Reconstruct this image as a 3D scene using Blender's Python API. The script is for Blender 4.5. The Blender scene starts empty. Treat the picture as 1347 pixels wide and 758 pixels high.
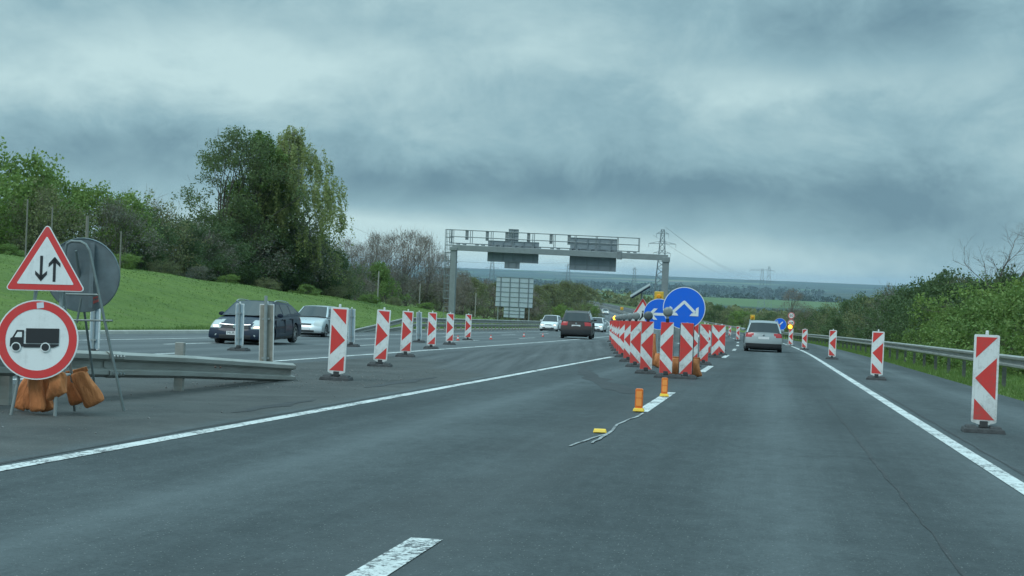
import bpy, bmesh, math, random
import numpy as np
from mathutils import Vector, Matrix, Euler

R = math.radians
scene = bpy.context.scene
COL = scene.collection

# ------------------------------------------------------------------ camera
CAM_H = 1.15
YAW, PITCH, ROLL = R(9.63), R(-0.66), R(2.2)
cam_d = bpy.data.cameras.new('camera')
cam = bpy.data.objects.new('camera', cam_d)
COL.objects.link(cam)
cam_d.sensor_width = 36.0
cam_d.lens = 53.45
cam_d.clip_start = 0.1
cam_d.clip_end = 60000
fwd = Vector((-math.sin(YAW) * math.cos(PITCH), math.cos(YAW) * math.cos(PITCH), math.sin(PITCH)))
rt0 = Vector((math.cos(YAW), math.sin(YAW), 0))
up0 = rt0.cross(fwd)
rt = rt0 * math.cos(ROLL) + up0 * math.sin(ROLL)
up = up0 * math.cos(ROLL) - rt0 * math.sin(ROLL)
m3 = Matrix((rt, up, -fwd)).transposed()
cam.matrix_world = Matrix.Translation((0, 0, CAM_H)) @ m3.to_4x4()
scene.camera = cam

# ------------------------------------------------------------------ view
scene.view_settings.view_transform = 'Standard'
scene.view_settings.look = 'None'
scene.view_settings.gamma = 1
scene.view_settings.exposure = 0.10
scene.view_settings.use_curve_mapping = False
scene.render.resolution_x = 1024
scene.render.resolution_y = 576

# ------------------------------------------------------------------ sun and sky
SUN_EL, SUN_AZ = R(48), R(-150)     # azimuth clockwise from +Y: behind the camera on the left
sun_d = bpy.data.lights.new('sun', 'SUN')
sun_d.energy = 1.2
sun_d.angle = R(30)
sun_d.color = (1.0, 0.97, 0.92)
sun = bpy.data.objects.new('sun', sun_d)
COL.objects.link(sun)
sdir = Vector((math.sin(SUN_AZ) * math.cos(SUN_EL), math.cos(SUN_AZ) * math.cos(SUN_EL), math.sin(SUN_EL)))
sun.rotation_euler = sdir.to_track_quat('Z', 'Y').to_euler()

world = bpy.data.worlds.new('World')
scene.world = world
world.use_nodes = True
nt = world.node_tree
nt.nodes.clear()


class NT:
    """tiny node helper"""
    def __init__(self, tree):
        self.t = tree

    def n(self, typ, **kw):
        nd = self.t.nodes.new(typ)
        for k, v in kw.items():
            setattr(nd, k, v)
        return nd

    def link(self, a, b):
        self.t.links.new(a, b)

    def inp(self, sock, v):
        if isinstance(v, (int, float)):
            sock.default_value = v
        elif isinstance(v, (tuple, list)):
            sock.default_value = v if len(v) == len(sock.default_value) else tuple(v) + (1,)
        else:
            self.link(v, sock)

    def m(self, op, a, b=None, c=None, clamp=False):
        nd = self.n('ShaderNodeMath', operation=op, use_clamp=clamp)
        self.inp(nd.inputs[0], a)
        if b is not None:
            self.inp(nd.inputs[1], b)
        if c is not None:
            self.inp(nd.inputs[2], c)
        return nd.outputs[0]

    def mix(self, f, a, b):
        nd = self.n('ShaderNodeMix', data_type='RGBA')
        self.inp(nd.inputs[0], f)
        self.inp(nd.inputs[6], a)
        self.inp(nd.inputs[7], b)
        return nd.outputs[2]

    def rng(self, v, a, b, c=0.0, d=1.0, smooth=False):
        nd = self.n('ShaderNodeMapRange')
        if smooth:
            nd.interpolation_type = 'SMOOTHSTEP'
        self.inp(nd.inputs[0], v)
        for i, q in enumerate((a, b, c, d)):
            nd.inputs[i + 1].default_value = q
        return nd.outputs[0]

    def noise(self, vec, scale, detail=4, rough=0.55, dist=0.0, color=False):
        nd = self.n('ShaderNodeTexNoise')
        if vec is not None:
            self.link(vec, nd.inputs['Vector'])
        nd.inputs['Scale'].default_value = scale
        nd.inputs['Detail'].default_value = detail
        nd.inputs['Roughness'].default_value = rough
        nd.inputs['Distortion'].default_value = dist
        return nd.outputs['Color' if color else 'Fac']

    def comb(self, x, y, z):
        nd = self.n('ShaderNodeCombineXYZ')
        for i, v in enumerate((x, y, z)):
            self.inp(nd.inputs[i], v)
        return nd.outputs[0]

    def sep(self, v):
        nd = self.n('ShaderNodeSeparateXYZ')
        self.link(v, nd.inputs[0])
        return nd.outputs

    def scalev(self, v, s):
        nd = self.n('ShaderNodeVectorMath', operation='MULTIPLY')
        self.link(v, nd.inputs[0])
        nd.inputs[1].default_value = s
        return nd.outputs[0]


w = NT(nt)
tc = w.n('ShaderNodeTexCoord').outputs['Generated']
dx, dy, dz = w.sep(tc)
az = w.m('ARCTAN2', dx, dy)                       # clockwise from +Y
el = w.m('ARCTAN2', dz, w.m('SQRT', w.m('ADD', w.m('MULTIPLY', dx, dx), w.m('MULTIPLY', dy, dy))))
cv = w.comb(az, w.m('MULTIPLY', el, 2.0), 0.0)
n1 = w.noise(cv, 7.0, 5, 0.55)
n2 = w.noise(w.comb(az, w.m('MULTIPLY', el, 1.6), 5.3), 9.0, 8, 0.63, 0.35)
n3 = w.noise(w.comb(az, w.m('MULTIPLY', el, 2.6), 9.1), 4.2, 3, 0.5)
wn1 = w.m('MULTIPLY', w.m('SUBTRACT', n1, 0.5), 0.16)
wn2 = w.m('MULTIPLY', w.m('SUBTRACT', n2, 0.5), 0.045)
azw = w.m('ADD', az, wn1)
elw = w.m('ADD', el, wn2)


def blob(a0, e0, sa, se, amp):
    low = e0 < 0.03
    u = w.m('DIVIDE', w.m('SUBTRACT', az if low else azw, R(a0)), R(sa))
    v = w.m('DIVIDE', w.m('SUBTRACT', w.m('ADD', el, w.m('MULTIPLY', wn2, 0.25)) if low else elw, e0), se)
    g = w.m('EXPONENT', w.m('MULTIPLY', w.m('ADD', w.m('MULTIPLY', u, u), w.m('MULTIPLY', v, v)), -1.0))
    return w.m('MULTIPLY', g, amp)


b = w.m('ADD', 0.50, w.m('MULTIPLY', w.m('SUBTRACT', n2, 0.5), 1.0))
b = w.m('ADD', b, w.m('MULTIPLY', w.m('SUBTRACT', n3, 0.5), 0.55))
n4 = w.noise(w.comb(az, w.m('MULTIPLY', el, 1.5), 2.2), 20.0, 6, 0.6, 0.6)
b = w.m('ADD', b, w.m('MULTIPLY', w.m('SUBTRACT', n4, 0.5), 0.42))
for args in ((-21, 0.130, 7.0, 0.022, 0.42), (-25, 0.105, 9, 0.018, 0.18), (-9, 0.15, 5, 0.035, 0.22), (1, 0.125, 5, 0.012, 0.22),
             (-27, 0.066, 9, 0.018, -0.22), (-9, 0.056, 11, 0.015, -0.44),
             (5, 0.060, 9, 0.020, -0.26), (4, 0.162, 6, 0.020, -0.28), (7, 0.035, 5, 0.02, -0.25),
             (-12, 0.016, 11, 0.014, 0.55), (-17, 0.022, 5, 0.014, 0.5), (-3, 0.014, 6, 0.010, 0.25)):
    b = w.m('ADD', b, blob(*args))
b = w.m('MAXIMUM', w.m('MINIMUM', b, 1.15), 0.0)
ramp = w.n('ShaderNodeValToRGB')
w.link(b, ramp.inputs[0])
cr = ramp.color_ramp
cr.elements[0].position = 0.0
cr.elements[0].color = (0.138, 0.256, 0.322, 1)
cr.elements[1].position = 1.0
cr.elements[1].color = (0.50, 0.69, 0.71, 1)
e = cr.elements.new(0.45)
e.color = (0.262, 0.430, 0.490, 1)
bright = w.rng(el, 0.20, 1.1, 1.0, 3.7, True)       # the overcast sky is brightest overhead
bg_c = w.n('ShaderNodeBackground')
vm = w.n('ShaderNodeVectorMath', operation='SCALE')
w.link(ramp.outputs[0], vm.inputs[0])
w.link(bright, vm.inputs['Scale'])
w.link(vm.outputs[0], bg_c.inputs[0])
bg_c.inputs[1].default_value = 1.0
sky = w.n('ShaderNodeTexSky', sky_type='NISHITA')
sky.sun_disc = False
sky.sun_elevation = SUN_EL
sky.sun_rotation = SUN_AZ
bg_s = w.n('ShaderNodeBackground')
w.link(sky.outputs[0], bg_s.inputs[0])
bg_s.inputs[1].default_value = 0.08
mx = w.n('ShaderNodeMixShader')
mx.inputs[0].default_value = 0.96
w.link(bg_s.outputs[0], mx.inputs[1])
w.link(bg_c.outputs[0], mx.inputs[2])
wo = w.n('ShaderNodeOutputWorld')
w.link(mx.outputs[0], wo.inputs[0])

# ------------------------------------------------------------------ materials
MATS = {}


def mat(name, col, rough=0.6, metal=0.0, var=0.0, vscale=8.0, bump=0.0, bscale=40.0, coat=0.0, emit=None, estr=1.0,
        col2=None, stretch=None, spec=0.5, bdist=0.01):
    if name in MATS:
        return MATS[name]
    m = bpy.data.materials.new(name)
    m.use_nodes = True
    t = NT(m.node_tree)
    p = m.node_tree.nodes['Principled BSDF']
    p.inputs['Base Color'].default_value = (*col, 1)
    p.inputs['Roughness'].default_value = rough
    p.inputs['Metallic'].default_value = metal
    p.inputs['Specular IOR Level'].default_value = spec
    p.inputs['Coat Weight'].default_value = coat
    p.inputs['Coat Roughness'].default_value = 0.05
    tcn = t.n('ShaderNodeTexCoord').outputs['Object']
    v = t.scalev(tcn, stretch) if stretch else tcn
    if var > 0:
        nz = t.noise(v, vscale, 5, 0.6)
        f = t.rng(nz, 0.3, 0.7)
        c2 = col2 if col2 else tuple(c * (1 - var) for c in col)
        t.link(t.mix(f, (*c2, 1), (*col, 1)), p.inputs['Base Color'])
        t.link(t.rng(nz, 0.3, 0.7, min(1, rough + 0.12), max(0.03, rough - 0.05)), p.inputs['Roughness'])
    if bump > 0:
        bn = t.n('ShaderNodeBump')
        bn.inputs['Strength'].default_value = bump
        bn.inputs['Distance'].default_value = bdist
        t.link(t.noise(v, bscale, 4, 0.6), bn.inputs['Height'])
        t.link(bn.outputs[0], p.inputs['Normal'])
    if emit:
        p.inputs['Emission Color'].default_value = (*emit, 1)
        p.inputs['Emission Strength'].default_value = estr
    MATS[name] = m
    return m


def grimy(name, col, dirt=(.20, .20, .18), amt=.55, low=.75):
    """weathered retroreflective sheet: splashes, scuffs, each board a bit different"""
    m = bpy.data.materials.new(name)
    m.use_nodes = True
    t = NT(m.node_tree)
    p = m.node_tree.nodes['Principled BSDF']
    v = t.n('ShaderNodeTexCoord').outputs['Object']
    oi = t.n('ShaderNodeObjectInfo')
    rnd = t.m('FRACT', t.m('MULTIPLY', t.m('ADD', t.sep(oi.outputs['Location'])[1], t.sep(oi.outputs['Location'])[0]), 3.77))
    ofs = t.n('ShaderNodeVectorMath', operation='ADD')
    t.link(v, ofs.inputs[0])
    t.link(t.comb(t.m('MULTIPLY', rnd, 31.0), t.m('MULTIPLY', rnd, 17.0), t.m('MULTIPLY', rnd, 11.0)), ofs.inputs[1])
    z = t.sep(v)[2]
    n1_ = t.noise(ofs.outputs[0], 9.0, 6, 0.75)
    n2_ = t.noise(t.scalev(ofs.outputs[0], (9, 9, 1.2)), 3.0, 4, 0.7)
    d = t.m('ADD', t.rng(n1_, 0.50, 0.78, 0.0, 0.9), t.rng(n2_, 0.55, 0.8, 0.0, 0.6))
    d = t.m('ADD', d, t.m('MULTIPLY', t.rng(z, 0.12, 0.42, low, 0.0), n1_))
    d = t.m('MULTIPLY', d, t.m('ADD', amt, t.m('MULTIPLY', rnd, 0.35)), None, True)
    base = t.mix(t.m('MULTIPLY', rnd, 0.22), (*col, 1), (*[c * .72 for c in col], 1))
    t.link(t.mix(d, base, (*dirt, 1)), p.inputs['Base Color'])
    t.link(t.rng(n1_, .3, .7, .35, .6), p.inputs['Roughness'])
    MATS[name] = m
    return m


def asphalt(name, c1, c2, streak=1.0, rough=0.78, median=False, crack_t=0.56):
    m = bpy.data.materials.new(name)
    m.use_nodes = True
    t = NT(m.node_tree)
    p = m.node_tree.nodes['Principled BSDF']
    v = t.n('ShaderNodeTexCoord').outputs['Object']
    x, y, z = t.sep(v)
    big = t.noise(t.comb(x, t.m('MULTIPLY', y, 0.12), 0.0), 0.55, 4, 0.55, 0.4)
    patch = t.noise(v, 0.28, 5, 0.6, 0.6)
    fine = t.noise(v, 38.0, 5, 0.85)
    grit = t.noise(v, 190.0, 2, 0.6)
    wheel = t.m('MULTIPLY', t.m('ABSOLUTE', t.m('SINE', t.m('MULTIPLY', t.m('ADD', x, 1.67), math.pi / 1.78))), 0.27 * streak)
    f = t.m('ADD', t.m('MULTIPLY', big, 0.55), t.m('MULTIPLY', patch, 0.45))
    f = t.m('ADD', f, t.m('MULTIPLY', t.m('SUBTRACT', fine, 0.5), 0.75))
    f = t.m('ADD', f, t.m('MULTIPLY', t.m('SUBTRACT', grit, 0.5), 0.45))
    f = t.m('SUBTRACT', f, wheel)
    streaks = t.noise(t.comb(t.m('MULTIPLY', x, 2.6), t.m('MULTIPLY', y, 0.045), 1.7), 1.0, 5, 0.65)
    f = t.m('ADD', f, t.m('MULTIPLY', t.m('SUBTRACT', streaks, 0.5), 0.40 * streak))
    mott = t.noise(t.comb(x, t.m('MULTIPLY', y, 0.5), 2.0), 5.5, 6, 0.75)
    f = t.m('ADD', f, t.m('MULTIPLY', t.m('SUBTRACT', mott, 0.5), 0.55))
    blot = t.rng(t.noise(t.comb(x, t.m('MULTIPLY', y, 0.35), 4.0), 0.9, 6, 0.7, 0.8), 0.60, 0.74)
    f = t.m('SUBTRACT', f, t.m('MULTIPLY', blot, 0.22))
    base = t.mix(t.rng(f, 0.08, 0.62), (*c1, 1), (*c2, 1))
    if median:
        # dark longitudinal joint along the lane dashes
        jn = t.m('ADD', x, t.m('MULTIPLY', t.m('SUBTRACT', t.noise(v, 0.6, 4, 0.6), 0.5), 1.3))
        jd = t.m('ABSOLUTE', t.m('ADD', jn, 1.75))
        base = t.mix(t.m('MULTIPLY', t.rng(jd, 0.15, 0.75, 1.0, 0.0, True), 0.55), base, (0.024, 0.029, 0.031, 1))
        # gritty median and shoulder: ragged border
        ex = t.m('ADD', x, t.m('MULTIPLY', t.m('SUBTRACT', t.noise(v, 1.1, 5, 0.7), 0.5), 0.9))
        gm_ = t.rng(ex, -5.05, -5.45, 0.0, 1.0, True)
        gn_ = t.rng(t.m('ADD', t.m('MULTIPLY', t.noise(v, 0.8, 5, 0.7, 0.5), 0.6), t.m('MULTIPLY', grit, 0.4)), 0.36, 0.66)
        gcol = t.mix(gn_, (0.026, 0.030, 0.030, 1), (0.072, 0.076, 0.073, 1))
        base = t.mix(gm_, base, gcol)
        # smoother dark tarmac of the crossover, with tyre marks
        ey = t.m('ADD', t.m('ADD', y, t.m('MULTIPLY', x, 2.2)), t.m('MULTIPLY', t.noise(v, 0.35, 4, 0.6), 8.0))
        cm = t.m('MULTIPLY', t.rng(ey, 20.0, 23.0, 0.0, 1.0, True), t.rng(y, 96, 104, 1.0, 0.0))
        cm = t.m('MULTIPLY', cm, gm_)
        ty_ = t.noise(t.comb(t.m('ADD', t.m('MULTIPLY', x, 1.1), t.m('MULTIPLY', y, 0.13)), t.m('MULTIPLY', y, 0.02), 0.0), 2.4, 5, 0.65)
        ccol = t.mix(t.rng(ty_, 0.35, 0.65), (0.030, 0.037, 0.040, 1), (0.076, 0.086, 0.090, 1))
        base = t.mix(cm, base, ccol)
    # pale stone chips
    vo = t.n('ShaderNodeTexVoronoi')
    t.link(v, vo.inputs['Vector'])
    vo.inputs['Scale'].default_value = 42.0
    chips = t.m('LESS_THAN', vo.outputs['Distance'], 0.16)
    rnd = t.sep(vo.outputs['Color'])[0]
    chips = t.m('MULTIPLY', chips, t.m('GREATER_THAN', rnd, 0.72))
    base = t.mix(t.m('MULTIPLY', chips, 0.7), base, (0.30, 0.31, 0.30, 1))
    # fine dark cracks
    vc = t.n('ShaderNodeTexVoronoi', feature='DISTANCE_TO_EDGE')
    wv = t.n('ShaderNodeVectorMath', operation='ADD')
    t.link(v, wv.inputs[0])
    t.link(t.noise(v, 1.3, 4, 0.6, 0, True), wv.inputs[1])
    t.link(wv.outputs[0], vc.inputs['Vector'])
    vc.inputs['Scale'].default_value = 0.33
    crack = t.m('MULTIPLY', t.m('LESS_THAN', vc.outputs['Distance'], 0.0035), t.m('GREATER_THAN', t.noise(v, 0.21, 2), crack_t))
    base = t.mix(t.m('MULTIPLY', crack, 0.6), base, (0.018, 0.02, 0.022, 1))
    t.link(base, p.inputs['Base Color'])
    t.link(t.rng(f, 0.2, 0.7, rough + 0.07, rough - 0.12), p.inputs['Roughness'])
    p.inputs['Specular IOR Level'].default_value = 0.4
    bn = t.n('ShaderNodeBump')
    bn.inputs['Strength'].default_value = 0.5
    bn.inputs['Distance'].default_value = 0.006
    t.link(t.noise(v, 90.0, 3, 0.7), bn.inputs['Height'])
    t.link(bn.outputs[0], p.inputs['Normal'])
    MATS[name] = m
    return m


def paint_mat(name, col, wear=0.5):
    """worn road paint: holes show the dark asphalt colour"""
    m = bpy.data.materials.new(name)
    m.use_nodes = True
    t = NT(m.node_tree)
    p = m.node_tree.nodes['Principled BSDF']
    v = t.n('ShaderNodeTexCoord').outputs['Object']
    a = t.noise(v, 26.0, 5, 0.75)
    bb = t.noise(v, 2.3, 3, 0.6)
    f = t.m('ADD', t.m('MULTIPLY', a, 0.65), t.m('MULTIPLY', bb, 0.35))
    f = t.rng(f, wear - 0.085, wear - 0.03)
    dirt = t.rng(t.noise(v, 7.0, 4, 0.6), 0.3, 0.75)
    c = t.mix(dirt, (*[q * 0.72 for q in col], 1), (*col, 1))
    t.link(t.mix(f, (0.07, 0.075, 0.08, 1), c), p.inputs['Base Color'])
    p.inputs['Roughness'].default_value = 0.7
    MATS[name] = m
    return m


def leaf_mat(name, ca, cb, cc, scale=0.7, trans=0.25):
    m = bpy.data.materials.new(name)
    m.use_nodes = True
    t = NT(m.node_tree)
    nds = m.node_tree.nodes
    p = nds['Principled BSDF']
    v = t.n('ShaderNodeTexCoord').outputs['Object']
    a = t.rng(t.noise(v, scale, 3, 0.6), 0.35, 0.65)
    r1 = t.noise(v, 9.0, 2, 0.6)
    c = t.mix(a, (*ca, 1), (*cb, 1))
    c = t.mix(t.rng(r1, 0.5, 0.75), c, (*cc, 1))
    t.link(c, p.inputs['Base Color'])
    p.inputs['Roughness'].default_value = 0.6
    p.inputs['Specular IOR Level'].default_value = 0.25
    tr = t.n('ShaderNodeBsdfTranslucent')
    t.link(c, tr.inputs[0])
    ms = t.n('ShaderNodeMixShader')
    ms.inputs[0].default_value = trans + .1
    t.link(p.outputs[0], ms.inputs[1])
    t.link(tr.outputs[0], ms.inputs[2])
    t.link(ms.outputs[0], nds['Material Output'].inputs[0])
    MATS[name] = m
    return m


def ground_mat():
    m = bpy.data.materials.new('ground')
    m.use_nodes = True
    t = NT(m.node_tree)
    p = m.node_tree.nodes['Principled BSDF']
    v = t.n('ShaderNodeTexCoord').outputs['Object']
    x, y, z = t.sep(v)
    g1 = t.rng(t.noise(v, 0.16, 5, 0.6, 0.3), 0.3, 0.7)
    g2 = t.rng(t.noise(v, 2.6, 5, 0.75), 0.3, 0.7)
    grass = t.mix(g1, (0.082, 0.132, 0.027, 1), (0.142, 0.208, 0.038, 1))
    grass = t.mix(t.m('MULTIPLY', g2, 0.65), grass, (0.125, 0.195, 0.052, 1))
    g3 = t.rng(t.noise(t.scalev(v, (1, 1, 3)), 0.9, 6, 0.8), 0.4, 0.62)
    grass = t.mix(t.m('MULTIPLY', g3, 0.45), grass, (0.044, 0.085, 0.026, 1))
    sl = t.rng(t.noise(t.scalev(v, (0.35, 1.0, 1.6)), 0.32, 5, 0.65, 0.8), 0.42, 0.60)
    grass = t.mix(t.m('MULTIPLY', sl, 0.40), grass, (0.128, 0.190, 0.060, 1))
    dry = t.rng(t.noise(v, 0.5, 4, 0.65), 0.58, 0.75)
    grass = t.mix(t.m('MULTIPLY', dry, 0.55), grass, (0.16, 0.165, 0.080, 1))
    wd_ = t.rng(t.noise(v, 1.4, 6, 0.8, 0.4), 0.55, 0.68)
    grass = t.mix(t.m('MULTIPLY', wd_, 0.55), grass, (0.040, 0.080, 0.024, 1))
    # fields of the far plain
    vo = t.n('ShaderNodeTexVoronoi')
    wn = t.noise(v, 0.0016, 3, 0.5, 0, True)
    av = t.n('ShaderNodeVectorMath', operation='MULTIPLY_ADD')
    t.link(wn, av.inputs[0])
    av.inputs[1].default_value = (260, 260, 0)
    t.link(v, av.inputs[2])
    t.link(t.scalev(av.outputs[0], (0.0013, 0.0021, 0.0)), vo.inputs['Vector'])
    vo.inputs['Scale'].default_value = 1.0
    r, g, bb = t.sep(vo.outputs['Color'])
    ramp = t.n('ShaderNodeValToRGB')
    ramp.color_ramp.interpolation = 'CONSTANT'
    t.link(r, ramp.inputs[0])
    el = ramp.color_ramp.elements
    el[0].color = (0.085, 0.14, 0.05, 1)
    el[1].position = 0.22
    el[1].color = (0.12, 0.125, 0.085, 1)
    for pos, c in ((0.38, (0.115, 0.175, 0.06, 1)), (0.55, (0.065, 0.11, 0.05, 1)), (0.7, (0.15, 0.20, 0.09, 1)), (0.86, (0.16, 0.15, 0.11, 1))):
        q = el.new(pos)
        q.color = c
    wood = t.rng(t.noise(t.scalev(v, (1, 2.2, 1)), 0.00075, 6, 0.62, 0.5), 0.40, 0.45)
    fld = t.mix(wood, ramp.outputs[0], (0.028, 0.050, 0.032, 1))
    dist = t.m('SQRT', t.m('ADD', t.m('MULTIPLY', x, x), t.m('MULTIPLY', y, y)))
    fac = t.rng(dist, 520, 760)
    t.link(t.mix(fac, grass, fld), p.inputs['Base Color'])
    p.inputs['Roughness'].default_value = 0.9
    p.inputs['Specular IOR Level'].default_value = 0.15
    bn = t.n('ShaderNodeBump')
    bn.inputs['Strength'].default_value = 1.0
    bn.inputs['Distance'].default_value = 0.16
    t.link(t.noise(v, 3.0, 5, 0.75), bn.inputs['Height'])
    t.link(bn.outputs[0], p.inputs['Normal'])
    MATS['ground'] = m
    return m


M_road = asphalt('asphalt', (0.022, 0.031, 0.034), (0.068, 0.084, 0.089), median=True, crack_t=0.66)
M_road_l = asphalt('asphalt_left', (0.056, 0.067, 0.071), (0.100, 0.114, 0.119))
M_med = asphalt('asphalt_gritty', (0.034, 0.038, 0.037), (0.080, 0.084, 0.081), 0.0, 0.9)
M_patch = asphalt('asphalt_fresh', (0.014, 0.017, 0.019), (0.034, 0.039, 0.042), 0.0, 0.8)
M_paint = paint_mat('road_paint', (0.62, 0.65, 0.64), 0.515)
M_paint_worn = paint_mat('road_paint_worn', (0.60, 0.63, 0.62), 0.545)
M_chalk = paint_mat('chalk_line', (0.36, 0.38, 0.38), 0.53)
M_ground = ground_mat()
M_white = grimy('sign_white', (0.76, 0.79, 0.79), (.34, .35, .34), .22, 0.0)
M_wpl = grimy('beacon_white', (0.72, 0.75, 0.75))
M_red = grimy('sign_red', (0.66, 0.045, 0.045), (.34, .14, .13), .22, 0.0)
M_red2 = grimy('beacon_red', (0.66, 0.050, 0.045), (.22, .12, .10), .35)
M_black = mat('sign_black', (0.02, 0.022, 0.025), 0.5)
M_blue = grimy('sign_blue', (0.002, 0.135, 0.74), (.05, .14, .42), .22, 0.0)
M_back = mat('sign_back', (0.27, 0.33, 0.36), 0.5, 0.3, var=0.22, vscale=6)
M_backlight = mat('beacon_back', (0.30, 0.40, 0.45), 0.5, 0.0, var=0.2, vscale=6)
M_backtan = mat('beacon_back_weathered', (0.30, 0.29, 0.25), 0.75, 0.0, var=0.25, vscale=12)
M_galv = mat('galvanised_steel', (0.36, 0.39, 0.39), 0.42, 0.65, var=0.25, vscale=9)
M_galv_d = mat('weathered_zinc', (0.36, 0.37, 0.35), 0.5, 0.5, var=0.3, vscale=3.0, stretch=(1, 0.35, 3), col2=(.25, .25, .225))
M_tube = mat('steel_tube', (0.36, 0.40, 0.40), 0.45, 0.5, var=0.2, vscale=14)
M_rubber = mat('recycled_rubber', (0.058, 0.062, 0.065), 0.9, var=0.35, vscale=20, bump=0.6, bscale=60)
M_bag = mat('orange_canvas', (0.66, 0.235, 0.085), 0.85, var=0.42, vscale=5, bump=.8, bscale=7, bdist=.035, stretch=(2.2, 2.2, .8))
M_concrete = mat('concrete_kerb', (0.34, 0.34, 0.31), 0.9, var=0.3, vscale=2.0)
M_bark = mat('bark', (0.085, 0.075, 0.062), 0.9, var=0.35, vscale=6, bump=0.6, bscale=20)
M_barkp = mat('birch_bark', (0.40, 0.40, 0.37), 0.8, var=0.6, vscale=5, stretch=(1, 1, 3))
M_twig = mat('twig', (0.125, 0.105, 0.092), 0.9, var=0.3, vscale=3)
M_twigp = mat('pinkish_twig', (0.205, 0.172, 0.150), 0.9, var=0.35, vscale=2.0)
L_dark = leaf_mat('leaf_dark', (0.058, 0.098, 0.040), (0.088, 0.138, 0.052), (0.13, 0.18, 0.075))
L_tree = leaf_mat('leaf_tree', (0.092, 0.140, 0.055), (0.130, 0.180, 0.068), (0.18, 0.23, 0.10), 0.5, .35)
L_mid = leaf_mat('leaf_mid', (0.128, 0.206, 0.053), (0.176, 0.263, 0.064), (0.236, 0.312, 0.090))
L_bright = leaf_mat('leaf_bright', (0.105, 0.180, 0.046), (0.150, 0.232, 0.060), (0.20, 0.28, 0.095))
L_olive = leaf_mat('leaf_olive', (0.144, 0.169, 0.077), (0.186, 0.206, 0.090), (0.240, 0.250, 0.127))
L_birch = leaf_mat('leaf_birch', (0.218, 0.264, 0.094), (0.282, 0.324, 0.116), (0.368, 0.396, 0.187), 0.5)
L_grey = leaf_mat('leaf_greyish', (0.150, 0.168, 0.121), (0.186, 0.198, 0.149), (0.264, 0.264, 0.218))
L_brown = leaf_mat('leaf_brown', (0.174, 0.155, 0.121), (0.222, 0.190, 0.155), (0.288, 0.241, 0.213))
L_grass = leaf_mat('grass_blade', (0.100, 0.175, 0.044), (0.125, 0.205, 0.052), (0.17, 0.225, 0.075), 0.35, 0.3)


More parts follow.
